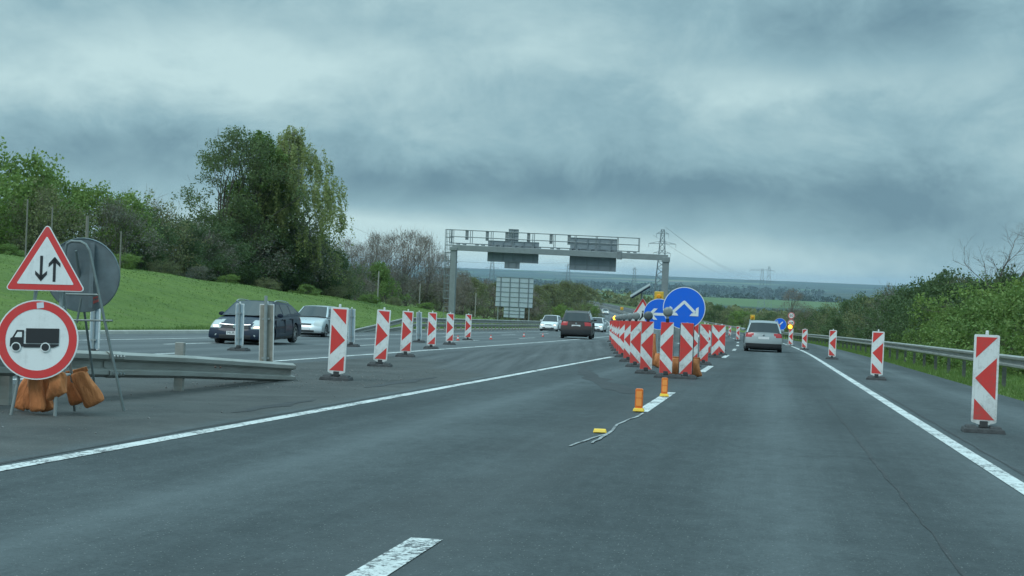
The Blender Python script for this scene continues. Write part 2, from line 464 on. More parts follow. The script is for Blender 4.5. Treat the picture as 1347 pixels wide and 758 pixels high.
# ------------------------------------------------------------------ mesh helpers
class MB:
    """collects faces with material slots, builds one mesh object"""
    def __init__(self):
        self.v, self.f, self.mi = [], [], []

    def add(self, verts, faces, mi=0):
        o = len(self.v)
        self.v.extend([tuple(q) for q in verts])
        for f in faces:
            self.f.append([o + i for i in f])
            self.mi.append(mi)
        return self

    def box(self, c, s, rot=None, mi=0, taper=(1, 1)):
        cx, cy, cz = c
        hx, hy, hz = s[0] / 2, s[1] / 2, s[2] / 2
        vs = []
        for z in (-1, 1):
            k = (1, 1) if z < 0 else taper
            for x, y in ((-1, -1), (1, -1), (1, 1), (-1, 1)):
                vs.append(Vector((x * hx * k[0], y * hy * k[1], z * hz)))
        if rot is not None:
            e_ = Euler(rot).to_matrix()
            vs = [e_ @ q for q in vs]
        vs = [q + Vector(c) for q in vs]
        return self.add(vs, [(0, 3, 2, 1), (4, 5, 6, 7), (0, 1, 5, 4), (1, 2, 6, 5), (2, 3, 7, 6), (3, 0, 4, 7)], mi)

    def tube(self, pts, r, n=8, mi=0, r2=None, cap=True):
        pts = [Vector(p) for p in pts]
        k = len(pts)
        rings = []
        prev = None
        for i, p in enumerate(pts):
            if i == 0:
                d = pts[1] - p
            elif i == k - 1:
                d = p - pts[i - 1]
            else:
                d = (pts[i + 1] - p).normalized() + (p - pts[i - 1]).normalized()
            if d.length < 1e-9:
                d = Vector((0, 0, 1))
            d.normalize()
            if prev is None:
                a = Vector((0, 0, 1)) if abs(d.z) < 0.9 else Vector((1, 0, 0))
                u = d.cross(a).normalized()
            else:
                u = (prev - d * prev.dot(d))
                if u.length < 1e-6:
                    u = d.cross(Vector((1, 0, 0)))
                u.normalize()
            prev = u
            vv = d.cross(u)
            rr = r if r2 is None else r + (r2 - r) * i / (k - 1)
            rings.append([p + (u * math.cos(2 * math.pi * j / n) + vv * math.sin(2 * math.pi * j / n)) * rr for j in range(n)])
        vs = [q for ring in rings for q in ring]
        fs = []
        for i in range(k - 1):
            for j in range(n):
                fs.append((i * n + j, i * n + (j + 1) % n, (i + 1) * n + (j + 1) % n, (i + 1) * n + j))
        if cap:
            fs.append(tuple(range(n))[::-1])
            fs.append(tuple((k - 1) * n + j for j in range(n)))
        return self.add(vs, fs, mi)

    def bar(self, a, b_, wdt, mi=0):
        return self.tube([a, b_], wdt * 0.7, 4, mi)

    def prism(self, poly, y0, y1, mi=0):
        """polygon in x,z extruded from y0 (front) to y1"""
        n = len(poly)
        vs = [(p[0], y0, p[1]) for p in poly] + [(p[0], y1, p[1]) for p in poly]
        area = sum(poly[i][0] * poly[(i + 1) % n][1] - poly[(i + 1) % n][0] * poly[i][1] for i in range(n))
        idx = list(range(n)) if area > 0 else list(range(n))[::-1]
        fs = [tuple(idx), tuple(n + i for i in idx[::-1])]
        for i in range(n):
            a, c = idx[i], idx[(i + 1) % n]
            fs.append((c, a, n + a, n + c))
        return self.add(vs, fs, mi)

    def annulus(self, r0, r1, y, cx=0, cz=0, n=48, mi=0):
        vs, fs = [], []
        for i in range(n):
            a = 2 * math.pi * i / n
            vs.append((cx + r0 * math.cos(a), y, cz + r0 * math.sin(a)))
            vs.append((cx + r1 * math.cos(a), y, cz + r1 * math.sin(a)))
        for i in range(n):
            j = (i + 1) % n
            fs.append((2 * i, 2 * i + 1, 2 * j + 1, 2 * j))
        return self.add(vs, fs, mi)

    def lathe(self, prof, axis='z', n=24, mi=0, origin=(0, 0, 0)):
        """prof: list of (r, h)"""
        vs, fs = [], []
        k = len(prof)
        for i in range(n):
            a = 2 * math.pi * i / n
            for r_, h in prof:
                c_, s_ = r_ * math.cos(a), r_ * math.sin(a)
                if axis == 'z':
                    q = (c_, s_, h)
                elif axis == 'x':
                    q = (h, c_, s_)
                else:
                    q = (s_, h, c_)
                vs.append((q[0] + origin[0], q[1] + origin[1], q[2] + origin[2]))
        for i in range(n):
            j = (i + 1) % n
            for q in range(k - 1):
                fs.append((i * k + q, j * k + q, j * k + q + 1, i * k + q + 1))
        return self.add(vs, fs, mi)

    def mesh(self, name, mats, smooth=False, angle=40):
        me = bpy.data.meshes.new(name)
        me.from_pydata(self.v, [], self.f)
        for m_ in (mats if isinstance(mats, (list, tuple)) else [mats]):
            me.materials.append(m_)
        me.polygons.foreach_set('material_index', self.mi)
        me.validate()
        if smooth:
            me.polygons.foreach_set('use_smooth', [True] * len(me.polygons))
            try:
                me.set_sharp_from_angle(angle=R(angle))
            except Exception:
                pass
        me.update()
        return me

    def build(self, name, mats, parent=None, smooth=False, angle=40, bevel=0.0):
        o = bpy.data.objects.new(name, self.mesh(name, mats, smooth, angle))
        COL.objects.link(o)
        if parent is not None:
            o.parent = parent
        if bevel > 0:
            bv = o.modifiers.new('bevel', 'BEVEL')
            bv.width = bevel
            bv.segments = 2
            bv.limit_method = 'ANGLE'
        return o


def tag(o, label=None, cat=None, group=None, kind=None):
    if label:
        o['label'] = label
    if cat:
        o['category'] = cat
    if group:
        o['group'] = group
    if kind:
        o['kind'] = kind
    return o


def thing(name, label, cat, loc=(0, 0, 0), rz=0.0, group=None):
    o = bpy.data.objects.new(name, None)
    o.empty_display_size = 0.2
    COL.objects.link(o)
    o.location = loc
    o.rotation_euler = (0, 0, rz)
    return tag(o, label, cat, group)


def copy_tree(o, parent=None):
    c = o.copy()
    COL.objects.link(c)
    c.parent = parent
    for ch in list(o.children):
        copy_tree(ch, c)
    return c


def dup(root, loc, rz=0.0, label=None, group=None, scale=None, tilt=(0, 0)):
    c = copy_tree(root)
    c.location = loc
    c.rotation_euler = (tilt[0], tilt[1], rz)
    if scale:
        c.scale = scale if isinstance(scale, (tuple, list)) else (scale,) * 3
    if label:
        c['label'] = label
    if group:
        c['group'] = group
    return c


def arr_mesh(name, verts, quads_n, mats, mi=None, k=4):
    """fast mesh of k-gons laid out consecutively in verts"""
    me = bpy.data.meshes.new(name)
    nv = len(verts)
    me.vertices.add(nv)
    me.vertices.foreach_set('co', np.asarray(verts, dtype=np.float32).ravel())
    me.loops.add(nv)
    me.loops.foreach_set('vertex_index', np.arange(nv, dtype=np.int32))
    me.polygons.add(quads_n)
    me.polygons.foreach_set('loop_start', np.arange(0, nv, k, dtype=np.int32))
    me.polygons.foreach_set('loop_total', np.full(quads_n, k, dtype=np.int32))
    for m_ in (mats if isinstance(mats, (list, tuple)) else [mats]):
        me.materials.append(m_)
    if mi is not None:
        me.polygons.foreach_set('material_index', np.asarray(mi, dtype=np.int32))
    me.update(calc_edges=True)
    return me


ORD = ['first', 'second', 'third', 'fourth', 'fifth', 'sixth', 'seventh', 'eighth', 'ninth', 'tenth', 'eleventh',
       'twelfth', 'thirteenth', 'fourteenth', 'fifteenth', 'sixteenth', 'seventeenth', 'eighteenth', 'nineteenth', 'twentieth']


# ------------------------------------------------------------------ road alignment
def zr(s):
    s = np.asarray(s, dtype=float)
    flat = -0.031 * 200
    L = 320.0
    u = np.clip((s - 200) / L, 0, None)
    curve = flat - 0.031 * L * (np.minimum(u, 1) - np.minimum(u, 1) ** 2 / 2)
    return np.where(s < 200, -0.031 * s, curve)


def cx(s):
    s = np.asarray(s, dtype=float)
    q = np.clip(s - 60, 0, 840)
    return -q * q / 4600.0 - np.clip(s - 900, 0, None) * (2 * 840 / 4600.0)


BS = [0, 60, 80, 98, 112, 131, 157, 195, 215, 240, 300, 420, 600]
BH = [3.9, 3.8, 3.6, 3.4, 2.95, 2.6, 2.25, 1.2, 0.8, 0.2, -1.2, -1.5, -1.5]


def sstep(x, a, c):
    t = np.clip((x - a) / (c - a), 0, 1)
    return t * t * (3 - 2 * t)


def vnoise(x, y, seed=0):
    """cheap smooth pseudo noise from sines"""
    r_ = np.random.RandomState(seed)
    out = 0
    for i in range(6):
        a, c, ph = r_.uniform(-1, 1), r_.uniform(-1, 1), r_.uniform(0, 6.28)
        out = out + np.sin((a * x + c * y) * (1 + 0.7 * i) + ph) / (1 + 0.6 * i)
    return out / 3.0


def far_z(x, y):
    r_ = np.sqrt(x * x + y * y)
    base = np.interp(r_, [0, 300, 600, 1000, 1800, 3000, 5000, 8000, 11000, 14000, 17000],
                     [0, -8, -19, -32, -50, -62, -70, -66, -48, -14, 0])
    base = base + 24 * np.exp(-((r_ - 3500 - .25 * x) / 420.0) ** 2) + 30 * np.exp(-((r_ - 7400 + .3 * x) / 900.0) ** 2)
    amp = np.interp(r_, [0, 400, 1500, 4000, 9000, 14000], [0.5, 1.5, 4, 9, 22, 24])
    return base + amp * (0.7 * vnoise(x / 900.0, y / 900.0, 3) + 0.5 * vnoise(x / 2600.0, y / 1500.0, 5))


def ground_z(s, t):
    """terrain height at road coordinate (s along, t across)"""
    s = np.asarray(s, dtype=float)
    t = np.asarray(t, dtype=float)
    x = cx(s) + t
    z0 = zr(s)
    B = np.interp(s, BS, BH)
    left = z0 + 0.06 + B * (0.72 * sstep(t, -22.3, -39) + 0.28 * sstep(t, -22.3, -58)) - 0.0 * t
    left = left + 0.16 * vnoise(x * 0.5, s * 0.35, 8) * sstep(t, -25, -30)
    rdrop = -0.06 - 0.02 * np.clip(t - 5, 0, 4) - 0.11 * np.clip(t - 8.5, 0, 60) - 0.05 * np.clip(t - 60, 0, 200)
    right = z0 + rdrop + 0.05 * vnoise(x * 0.8, s * 0.6, 9)
    under = z0 - 0.35
    z = np.where(t < -21.85, left, np.where(t > 4.75, right, under))
    f = far_z(x, s)
    wt = np.maximum(sstep(np.abs(t + 9), 70, 260), sstep(s, 850, 1200))
    return z * (1 - wt) + f * wt


def gz(x, y):
    return float(ground_z(y, x - float(cx(y))))


def rz_(s):
    return float(zr(s))


def rp(s, t, dz=0.0):
    """a point on the road surface"""
    return Vector((float(cx(s)) + t, s, rz_(s) + dz))


def at(px, py, Y):
    """world point seen at photo pixel (px,py) at distance Y down the road (used to survey positions)"""
    d = rt * (px - 673.5) + up * (379 - py) + fwd * 2000.0
    k = Y / d.y
    return Vector((0, 0, CAM_H)) + d * k


def put(x, y):
    return (x, y, rz_(y))


# ------------------------------------------------------------------ terrain sheet
ss = list(np.arange(-40, 260, 2.0))
st = 2.0
while ss[-1] < 17000:
    st *= 1.028
    ss.append(ss[-1] + st)
inner = [-21.90, -21.80, -15, -8, 0, 4.70, 4.80]
tl = [-21.90 - q for q in np.arange(1.0, 62, 1.5)]
tr = [4.8 + q for q in np.arange(0.7, 50, 1.4)]
q, st = tl[-1], 1.6
while q > -13000:
    st *= 1.075
    q -= st
    tl.append(q)
q, st = tr[-1], 1.5
while q < 12000:
    st *= 1.075
    q += st
    tr.append(q)
tt = np.array(sorted(tl + inner + tr))
S, T = np.meshgrid(np.array(ss), tt, indexing='ij')
Zg = ground_z(S, T)
Xg = cx(S) + T
vs = np.stack([Xg, S, Zg], -1).reshape(-1, 3)
ns, ntt = S.shape
ii = np.arange(ns - 1)[:, None] * ntt + np.arange(ntt - 1)[None, :]
fs = np.stack([ii, ii + 1, ii + ntt + 1, ii + ntt], -1).reshape(-1, 4)
me = bpy.data.meshes.new('ground')
me.from_pydata(vs.tolist(), [], fs.tolist())
me.materials.append(M_ground)
me.polygons.foreach_set('use_smooth', [True] * len(me.polygons))
ground = bpy.data.objects.new('ground', me)
COL.objects.link(ground)
tag(ground, 'green grass verges and the far plain of fields', kind='structure')

S_ROAD = [*np.arange(-30, 240, 5.0), *np.arange(240, 1000, 10.0)]


def strip(name, t0, t1, s_list, z, m_, kind='structure', label=None, wob=0.0, seed=0):
    mb = MB()
    rn = random.Random(seed)
    vs_, fs_ = [], []
    for i, s in enumerate(s_list):
        a = t0(s) if callable(t0) else t0
        c = t1(s) if callable(t1) else t1
        if wob:
            a += rn.uniform(-wob, wob)
            c += rn.uniform(-wob, wob)
        vs_ += [rp(s, a, z), rp(s, c, z)]
        if i:
            k = 2 * i
            fs_.append((k - 2, k - 1, k + 1, k))
    mb.add(vs_, fs_)
    o = mb.build(name, m_)
    tag(o, label, None, None, kind)
    return o


strip('road', -5.35, 4.72, S_ROAD, 0.0, M_road, label='right carriageway of grey asphalt running downhill')
strip('road', -21.45, -9.60, S_ROAD, 0.0, M_road_l, label='three lane oncoming carriageway on the left')
strip('median_pavement', -9.60, -5.35, [s for s in S_ROAD if s <= 140], 0.0, M_road, label='gritty dark asphalt median between the carriageways')
strip('median_pavement', -9.60, -5.35, [s for s in S_ROAD if s >= 140], 0.0, M_med, label='dark gritty median strip between the far carriageways')
# kerb along the bank
mb = MB()
vs_, fs_ = [], []
for i, s in enumerate(S_ROAD):
    prof = [(-21.45, 0.003), (-21.49, 0.10), (-21.87, 0.12), (-21.89, -0.3)]
    vs_ += [rp(s, t, z) for t, z in prof]
    if i:
        for j in range(3):
            k = 4 * i + j
            fs_.append((k - 4, k - 3, k + 1, k))
mb.add(vs_, fs_)
tag(mb.build('kerb', M_concrete), 'pale concrete kerb at the foot of the grass bank', kind='structure')



def decal(name, pts, z, m_, label):
    """ribbon on the road along (s,t,width)"""
    mbb = MB()
    v_, f_ = [], []
    rn = random.Random(len(pts))
    n = len(pts)
    for i, (s, t, wd) in enumerate(pts):
        a = pts[min(i + 1, n - 1)]
        c = pts[max(i - 1, 0)]
        ds, dt = a[0] - c[0], a[1] - c[1]
        l = math.hypot(ds, dt) or 1
        ns_, nt_ = -dt / l, ds / l
        k1, k2 = rn.uniform(.75, 1.25), rn.uniform(.75, 1.25)
        v_ += [rp(s - ns_ * wd / 2 * k1, t - nt_ * wd / 2 * k1, z), rp(s + ns_ * wd / 2 * k2, t + nt_ * wd / 2 * k2, z)]
        if i:
            f_.append((2 * i - 2, 2 * i, 2 * i + 1, 2 * i - 1))
    mbb.add(v_, f_)
    return tag(mbb.build(name, m_), label, kind='structure')


# jagged dark tar edge where the crossing starts
pts = []
rn = random.Random(11)
for i in range(40):
    u = i / 39
    s = 51 - 26.5 * u
    t = -5.2 + 3.1 * u ** 2.2 + rn.uniform(-.03, .03)
    pts.append((s, t, 0.34 + 0.25 * math.sin(u * 9) * .5 + rn.uniform(-.14, .2)))
decal('tar_mark', pts, 0.0035, M_patch, 'dark ragged tar seam curving across the left lane')
pts = [(78 - 1.8 * i, -5.15 + rn.uniform(-.03, .03), 0.5 + rn.uniform(-.1, .1)) for i in range(14)]
decal('tar_mark', pts, 0.0035, M_patch, 'dark scraped band where the edge line was removed')
for (s0, s1, t, wd) in ((15.5, 18.5, -5.6, .25), (22, 27, -5.9, .3)):
    decal('tar_mark', [(s0 + (s1 - s0) * i / 8, t + .04 * math.sin(i * 2.0), wd * (1 - abs(i - 4) / 5)) for i in range(9)], 0.0035,
          M_patch, 'small dark tar patch beside the left edge line' if s0 < 20 else 'longer dark tar patch beyond the guardrail end')


# ------------------------------------------------------------------ painted markings
def line(name, t, wd, s0, s1, label, m_=None, z=0.005, step=3.0, wob=0.0):
    sl = list(np.arange(s0, s1, step)) + [s1]
    tf = t if callable(t) else (lambda s: t)
    return strip(name, lambda s: tf(s) - wd / 2, lambda s: tf(s) + wd / 2, sl, z, m_ or M_paint, label=label, wob=wob, seed=int(s0 * 7) & 255)


line('edge_line', 1.98, 0.155, -2, 900, 'solid white line on the right edge of the lane', step=4)
line('edge_line', -4.95, 0.145, 0, 49, 'solid white line between lane and median ending at the crossover', step=2, wob=0.006)
line('edge_line', -5.02, 0.18, 90, 900, 'white edge line of the lane beyond the beacons', step=6)
line('edge_line', lambda s: -9.86 - .0115 * min(max(s, 20), 110), 0.16, -2, 900, 'solid white line on the inner edge of the oncoming lanes', step=4)
line('edge_line', -18.5, 0.18, 0, 900, 'solid white outer edge line near the kerb', step=5)
s = 1.55
k = 0
while s < 500:
    line('lane_marking', -1.67 if k == 0 else -1.57, 0.165, s, s + 6, 'white lane dash in our carriageway', M_paint_worn if k < 1 else M_paint, step=1.5)
    k += 1
    s += 18
for t_, off in ((-13.15, 9.0), (-16.1, 3.0)):
    s = off
    while s < 420:
        line('lane_marking', t_, 0.16, s, s + 6, 'white lane dash on the oncoming carriageway', step=2)
        s += 18
# hand-sprayed crooked survey line from the near reflector to the dash
decal('survey_line', [(19.3, -1.52, .03), (18.4, -1.53, .035), (17.9, -1.58, .03), (17.4, -1.59, .035), (16.9, -1.62, .03), (16.4, -1.60, .035), (15.9, -1.57, .03),
                      (15.4, -1.57, .035), (15.1, -1.61, .03), (14.7, -1.65, .03), (14.4, -1.67, .03), (14.0, -1.71, .025), (13.65, -1.73, .02)],
      0.008, M_chalk, 'crooked thin white line on the asphalt from the dash')
decal('survey_line', [(15.25, -1.56, .025), (14.9, -1.575, .03), (14.6, -1.565, .025), (14.3, -1.585, .03), (14.1, -1.58, .02)], 0.0105, M_chalk,
      'short thin white branch of the crooked line')

# old paving seams along the lane
for (s0, s1, t0_, wd, lb) in ((4, 26, .98, .022, 'thin dark paving seam in the right lane'),                               (3, 44, 2.18, .035, 'dark dirty seam outside the right edge line'), (8, 48, -5.12, .05, 'dark broken asphalt edge beside the left line')):
    pts = [(s0 + (s1 - s0) * i / 60, t0_ + rn.uniform(-.012, .012), wd * rn.uniform(.3, 1.6)) for i in range(61)]
    decal('tar_seam', pts, 0.003, M_patch, lb)

# loose pale chips and gravel at the end of the guardrail
mb = MB()
rn = random.Random(5)
for i in range(1100):
    if rn.random() < .55:
        s_, t_ = rn.uniform(20, 30), rn.uniform(-8.8, -6.0)
    else:
        s_, t_ = rn.uniform(12, 60), rn.uniform(-9.8, -5.5)
    q = rn.uniform(.004, .011) * (1.7 if rn.random() < .06 else 1)
    p_ = rp(s_, t_, q * .3)
    mb.box(p_, (q * rn.uniform(1, 2), q * rn.uniform(1, 2), q), (rn.uniform(0, 1), rn.uniform(0, 1), rn.uniform(0, 3)))
tag(mb.build('gravel', mat('gravel', (0.20, 0.205, 0.20), .9, var=.4, vscale=10)), 'loose stone chips scattered on the median asphalt', 'gravel', kind='stuff')

# ------------------------------------------------------------------ grass tufts
rs = np.random.RandomState(4)


def grass_field(name, N, s0, s1, t0, t1, hmin, hmax, label, spow=1.0, wd=0.02, lean=.35):
    s_ = s0 + (s1 - s0) * rs.rand(N) ** spow
    t_ = t0 + (t1 - t0) * rs.rand(N)
    # clumping
    cl = vnoise(t_ * 2.1, s_ * 1.1, 21)
    h = (hmin + (hmax - hmin) * rs.rand(N)) * (0.7 + 0.5 * np.clip(cl, -0.6, 1))
    x = cx(s_) + t_
    z = ground_z(s_, t_)
    a = rs.rand(N) * 6.283
    wx, wy = np.cos(a) * wd * (1 + s_ / 60), np.sin(a) * wd * (1 + s_ / 60)
    lx, ly = rs.randn(N) * h * lean, rs.randn(N) * h * lean
    v = np.zeros((N, 3, 3))
    v[:, 0] = np.stack([x - wx, s_ - wy, z - .02], -1)
    v[:, 1] = np.stack([x + wx, s_ + wy, z - .02], -1)
    v[:, 2] = np.stack([x + lx, s_ + ly, z + h], -1)
    me_ = arr_mesh(name, v.reshape(-1, 3), N, L_grass, k=3)
    o = bpy.data.objects.new(name, me_)
    COL.objects.link(o)
    return tag(o, label, 'grass', kind='stuff')


grass_field('verge_grass', 60000, 18, 170, 4.75, 12, .06, .22, 'rough green grass on the right verge around the guardrail', 1.8, 0.010)
grass_field('bank_grass', 60000, 40, 230, -56, -22.0, .04, .10, 'short bright green grass covering the bank on the left', 1.2, 0.014, 1.1)
grass_field('bank_weeds', 16000, 36, 200, -23.2, -21.9, .06, .28, 'taller grass and weeds along the kerb below the bank', 1.1, 0.012, .6)


# ------------------------------------------------------------------ plants
def rand_dirs(r_, n):
    v = r_.randn(n, 3)
    return v / np.linalg.norm(v, axis=1, keepdims=True)


def leaf_quads(r_, centres, size, aspect=1.6, droop=0.0, out=None):
    n = len(centres)
    d = rand_dirs(r_, n)
    if droop:
        d = d * (1 - droop) + np.array([0, 0, -1.0]) * droop
        d /= np.linalg.norm(d, axis=1, keepdims=True)
    if out is not None:
        d = d * .6 + out
        d /= np.linalg.norm(d, axis=1, keepdims=True) + 1e-9
    e_ = np.cross(d, rand_dirs(r_, n))
    e_ /= np.linalg.norm(e_, axis=1, keepdims=True) + 1e-9
    sz = size * (0.6 + 0.8 * r_.rand(n))[:, None]
    a = d * sz * aspect / 2
    c = e_ * sz / 2
    v = np.zeros((n, 4, 3))
    v[:, 0] = centres - a
    v[:, 1] = centres + c * .9
    v[:, 2] = centres + a
    v[:, 3] = centres - c * .9
    return v.reshape(-1, 3)


def crown_clusters(r_, h, wdt, base, K, lump=0.22, fill=0.55, top=1.0, flat=False):
    """cluster centres in an uneven crown volume; base = crown bottom as a fraction of h"""
    pts = []
    a_ = r_.rand(5) * 6.28
    while len(pts) < K:
        th = r_.rand() * 6.283
        u = r_.rand()
        # vertical profile: widest at 40 %
        pz = math.sin(math.pi * min(1, max(0.02, (0.12 + 0.88 * u)))) ** 0.62 if not flat else (1 - u ** 2.2)
        lumpf = 1 + lump * math.sin(3 * th + a_[0] + 4 * u) + lump * .6 * math.sin(5 * th + a_[1] - 6 * u)
        rr = (fill + (1 - fill) * r_.rand() ** .5) * pz * lumpf
        if r_.rand() < 0.22:
            rr *= r_.rand() ** .5
        z = base + (1 - base) * u * (1 - 0.10 * r_.rand()) * top
        pts.append((rr * math.cos(th) * wdt / 2, rr * math.sin(th) * wdt / 2, z * h))
    return np.array(pts)


LSZ, LN = 0.66, 1.6


def make_plant(name, label, cat, h, wdt, base=0.25, K=34, sub=9, leaves=14, size=0.16, leafm=None, barkm=None, seed=0,
               trunk_r=None, cr=None, aspect=1.6, droop=0.0, strands=0, twigs=0, twigm=None, flat=False, fill=.55, lean=0.0,
               stems=1, group=None, spread=0.42):
    r_ = np.random.RandomState(seed)
    root = thing(name, label, cat, group=group)
    C = crown_clusters(r_, h, wdt, base, K, fill=fill, flat=flat)
    C[:, 0] += lean * C[:, 2]
    cr = cr or wdt * .16
    trunk_r = trunk_r or h * .018
    wood = MB()
    stempts = []
    for q in range(stems):
        a = 6.28 * q / stems + r_.rand()
        off = 0.0 if stems == 1 else .12 + .1 * r_.rand()
        b0 = Vector((off * math.cos(a), off * math.sin(a), -0.15))
        top = Vector((lean * h + (0 if stems == 1 else math.cos(a) * wdt * .2), (0 if stems == 1 else math.sin(a) * wdt * .2), h * (.84 if stems == 1 else .6)))
        P = [b0]
        for i in range(1, 7):
            u = i / 6
            p_ = b0.lerp(top, u)
            p_ += Vector((r_.randn(), r_.randn(), 0)) * h * .012
            P.append(p_)
        stempts.append(P)
        rad = trunk_r / math.sqrt(stems)
        wood.tube(P, rad, 7, 0, rad * .18)
    subs = []
    for c in C:
        P = stempts[r_.randint(len(stempts))]
        u = np.clip((c[2] / h - .22) / .75, .03, .9) * (.55 + .3 * r_.rand())
        i = min(5, int(u * 6))
        s0 = P[i].lerp(P[i + 1], u * 6 - i)
        cv = Vector(c)
        mid = s0.lerp(cv, .5) + Vector((0, 0, (cv - s0).length * .10)) + Vector(r_.randn(3)) * .05 * (cv - s0).length
        lr = trunk_r * .26 * (.6 + .6 * r_.rand())
        wood.tube([s0, mid, cv], lr, 4, 0, lr * .25, cap=False)
        d = rand_dirs(r_, sub)
        d[:, 2] = d[:, 2] * .75 + .1
        sp = np.array(c)[None] + d * (cr * (.35 + .75 * r_.rand(sub)))[:, None]
        for p_ in sp[:6]:
            wood.tube([cv.lerp(mid, .15 * r_.rand()), Vector(p_)], lr * .26, 3, 0, lr * .08, cap=False)
        subs.append(sp)
    subs = np.concatenate(subs)
    subs[:, 2] = np.maximum(subs[:, 2], 0.1)
    wood.build('trunk', barkm or M_bark, root, smooth=True, angle=80)
    size *= LSZ
    leaves = int(leaves * LN)
    if leaves > 0:
        n = len(subs) * leaves
        cen = np.repeat(subs, leaves, axis=0) + np.clip(r_.randn(n, 3), -1.5, 1.5) * cr * spread * .6
        if strands:
            # hanging strands as on a weeping birch
            k_ = r_.rand(n)
            cen = np.repeat(subs, leaves, axis=0)
            cen[:, 2] -= k_ * strands * (.5 + np.repeat(r_.rand(len(subs)), leaves))
            cen[:, :2] += r_.randn(n, 2) * .10
            o_ = cen[:, :2] / (np.linalg.norm(cen[:, :2], axis=1, keepdims=True) + .5)
            cen[:, :2] += o_ * .25 * k_[:, None]
        cen[:, 2] = np.maximum(cen[:, 2], 0.06)
        V = leaf_quads(r_, cen, size, aspect, droop)
        o = bpy.data.objects.new('crown', arr_mesh('crown', V, len(cen), leafm))
        COL.objects.link(o)
        o.parent = root
    if twigs:
        n = len(subs) * twigs
        par = np.repeat(subs, twigs, axis=0)
        o_ = par - np.array([0, 0, h * .35])
        o_ /= np.linalg.norm(o_, axis=1, keepdims=True)
        cen = par + r_.randn(n, 3) * cr * .35
        V = leaf_quads(r_, cen, .022, (cr * .8) / .022 * .9, 0, o_ * 1.2)
        o = bpy.data.objects.new('twigs', arr_mesh('twigs', V, len(cen), twigm or M_twig))
        COL.objects.link(o)
        o.parent = root
    return root


def grow_bare(name, label, h, seed, m_, spread=.55, rad=None, levels=5, group=None):
    rn_ = random.Random(seed)
    root = thing(name, label, 'tree', group=group)
    limb, tw = MB(), MB()

    def rec(p, d, ln, r_, lv):
        n = 3
        P = [p]
        for i in range(n):
            d = (d + Vector((rn_.gauss(0, .13), rn_.gauss(0, .13), rn_.gauss(.03, .08)))).normalized()
            P.append(P[-1] + d * ln / n)
        (limb if lv < 2 else tw).tube(P, r_, 6 if lv < 2 else 3, 0, r_ * .55, cap=False)
        if lv >= levels:
            return
        k_ = 4 if lv == 0 else rn_.choice((3, 4)) if lv < 4 else 3
        for i in range(k_):
            u = .45 + .55 * (i + rn_.random()) / k_ if lv else .5 + .5 * (i + rn_.random()) / k_
            j = min(n - 1, int(u * n))
            q_ = P[j].lerp(P[j + 1], min(1, u * n - j))
            ax = Vector((rn_.gauss(0, 1), rn_.gauss(0, 1), rn_.gauss(0, .4)))
            ax = (ax - d * ax.dot(d)).normalized()
            nd = (d + ax * rn_.uniform(.45, 1.0) * spread * 1.6).normalized()
            nd.z = max(nd.z, -.1)
            rec(q_, nd, ln * rn_.uniform(.55, .8), r_ * .5, lv + 1)
    rec(Vector((0, 0, -.2)), Vector((0, 0, 1)), h * .38, rad or h * .02, 0)
    limb.build('trunk', m_, root, smooth=True, angle=80)
    tw.build('crown', m_, root)
    return root


def place(o, x, y, sc=1.0, rz=0.0, dz=-0.05):
    o.location = (x, y, gz(x, y) + dz)
    o.rotation_euler = (0, 0, rz)
    o.scale = (sc,) * 3 if not isinstance(sc, tuple) else sc
    return o


def place_px(o, px, Y, sc=1.0, rz=0.0):
    """stand a plant where the photo shows it at distance Y"""
    x = at(px, 400, Y).x
    return place(o, x, Y, sc, rz)


# --- prototypes of hedge shrubs (used once each, then copied)
P_bush_dark = make_plant('shrub', 'x', 'shrub', 5.2, 5.6, .06, 46, 8, 17, .17, L_dark, seed=1, stems=5, cr=.85, fill=.6)
P_bush_mid = make_plant('shrub', 'x', 'shrub', 5.0, 5.8, .04, 46, 8, 17, .17, L_mid, seed=2, stems=5, cr=.85, fill=.6)
P_bush_olive = make_plant('shrub', 'x', 'shrub', 4.6, 5.4, .05, 42, 8, 11, .15, L_olive, seed=3, stems=6, cr=.85, twigs=3, twigm=M_twig)
P_bush_bright = make_plant('shrub', 'x', 'shrub', 3.0, 5.2, .02, 46, 8, 19, .13, L_bright, seed=4, stems=6, cr=.62, flat=True)
P_bush_grey = make_plant('shrub', 'x', 'shrub', 4.4, 5.2, .05, 40, 8, 6, .12, L_grey, seed=5, stems=6, cr=.8, twigs=5, twigm=M_twig)
PROT = dict(dark=P_bush_dark, mid=P_bush_mid, olive=P_bush_olive, bright=P_bush_bright, grey=P_bush_grey)
used = set()


def bush(kind, px, Y, h, label, group, rz=0.0, wide=1.0, cat='shrub'):
    pr = PROT[kind]
    h0 = dict(dark=5.2, mid=5.0, olive=4.6, bright=3.0, grey=4.4)[kind]
    if kind in used:
        pr = copy_tree(pr)
    used.add(kind)
    pr['label'] = label
    pr['group'] = group
    pr['category'] = cat
    k = h / h0
    return place_px(pr, px, Y, (k * wide, k * wide, k), rz)


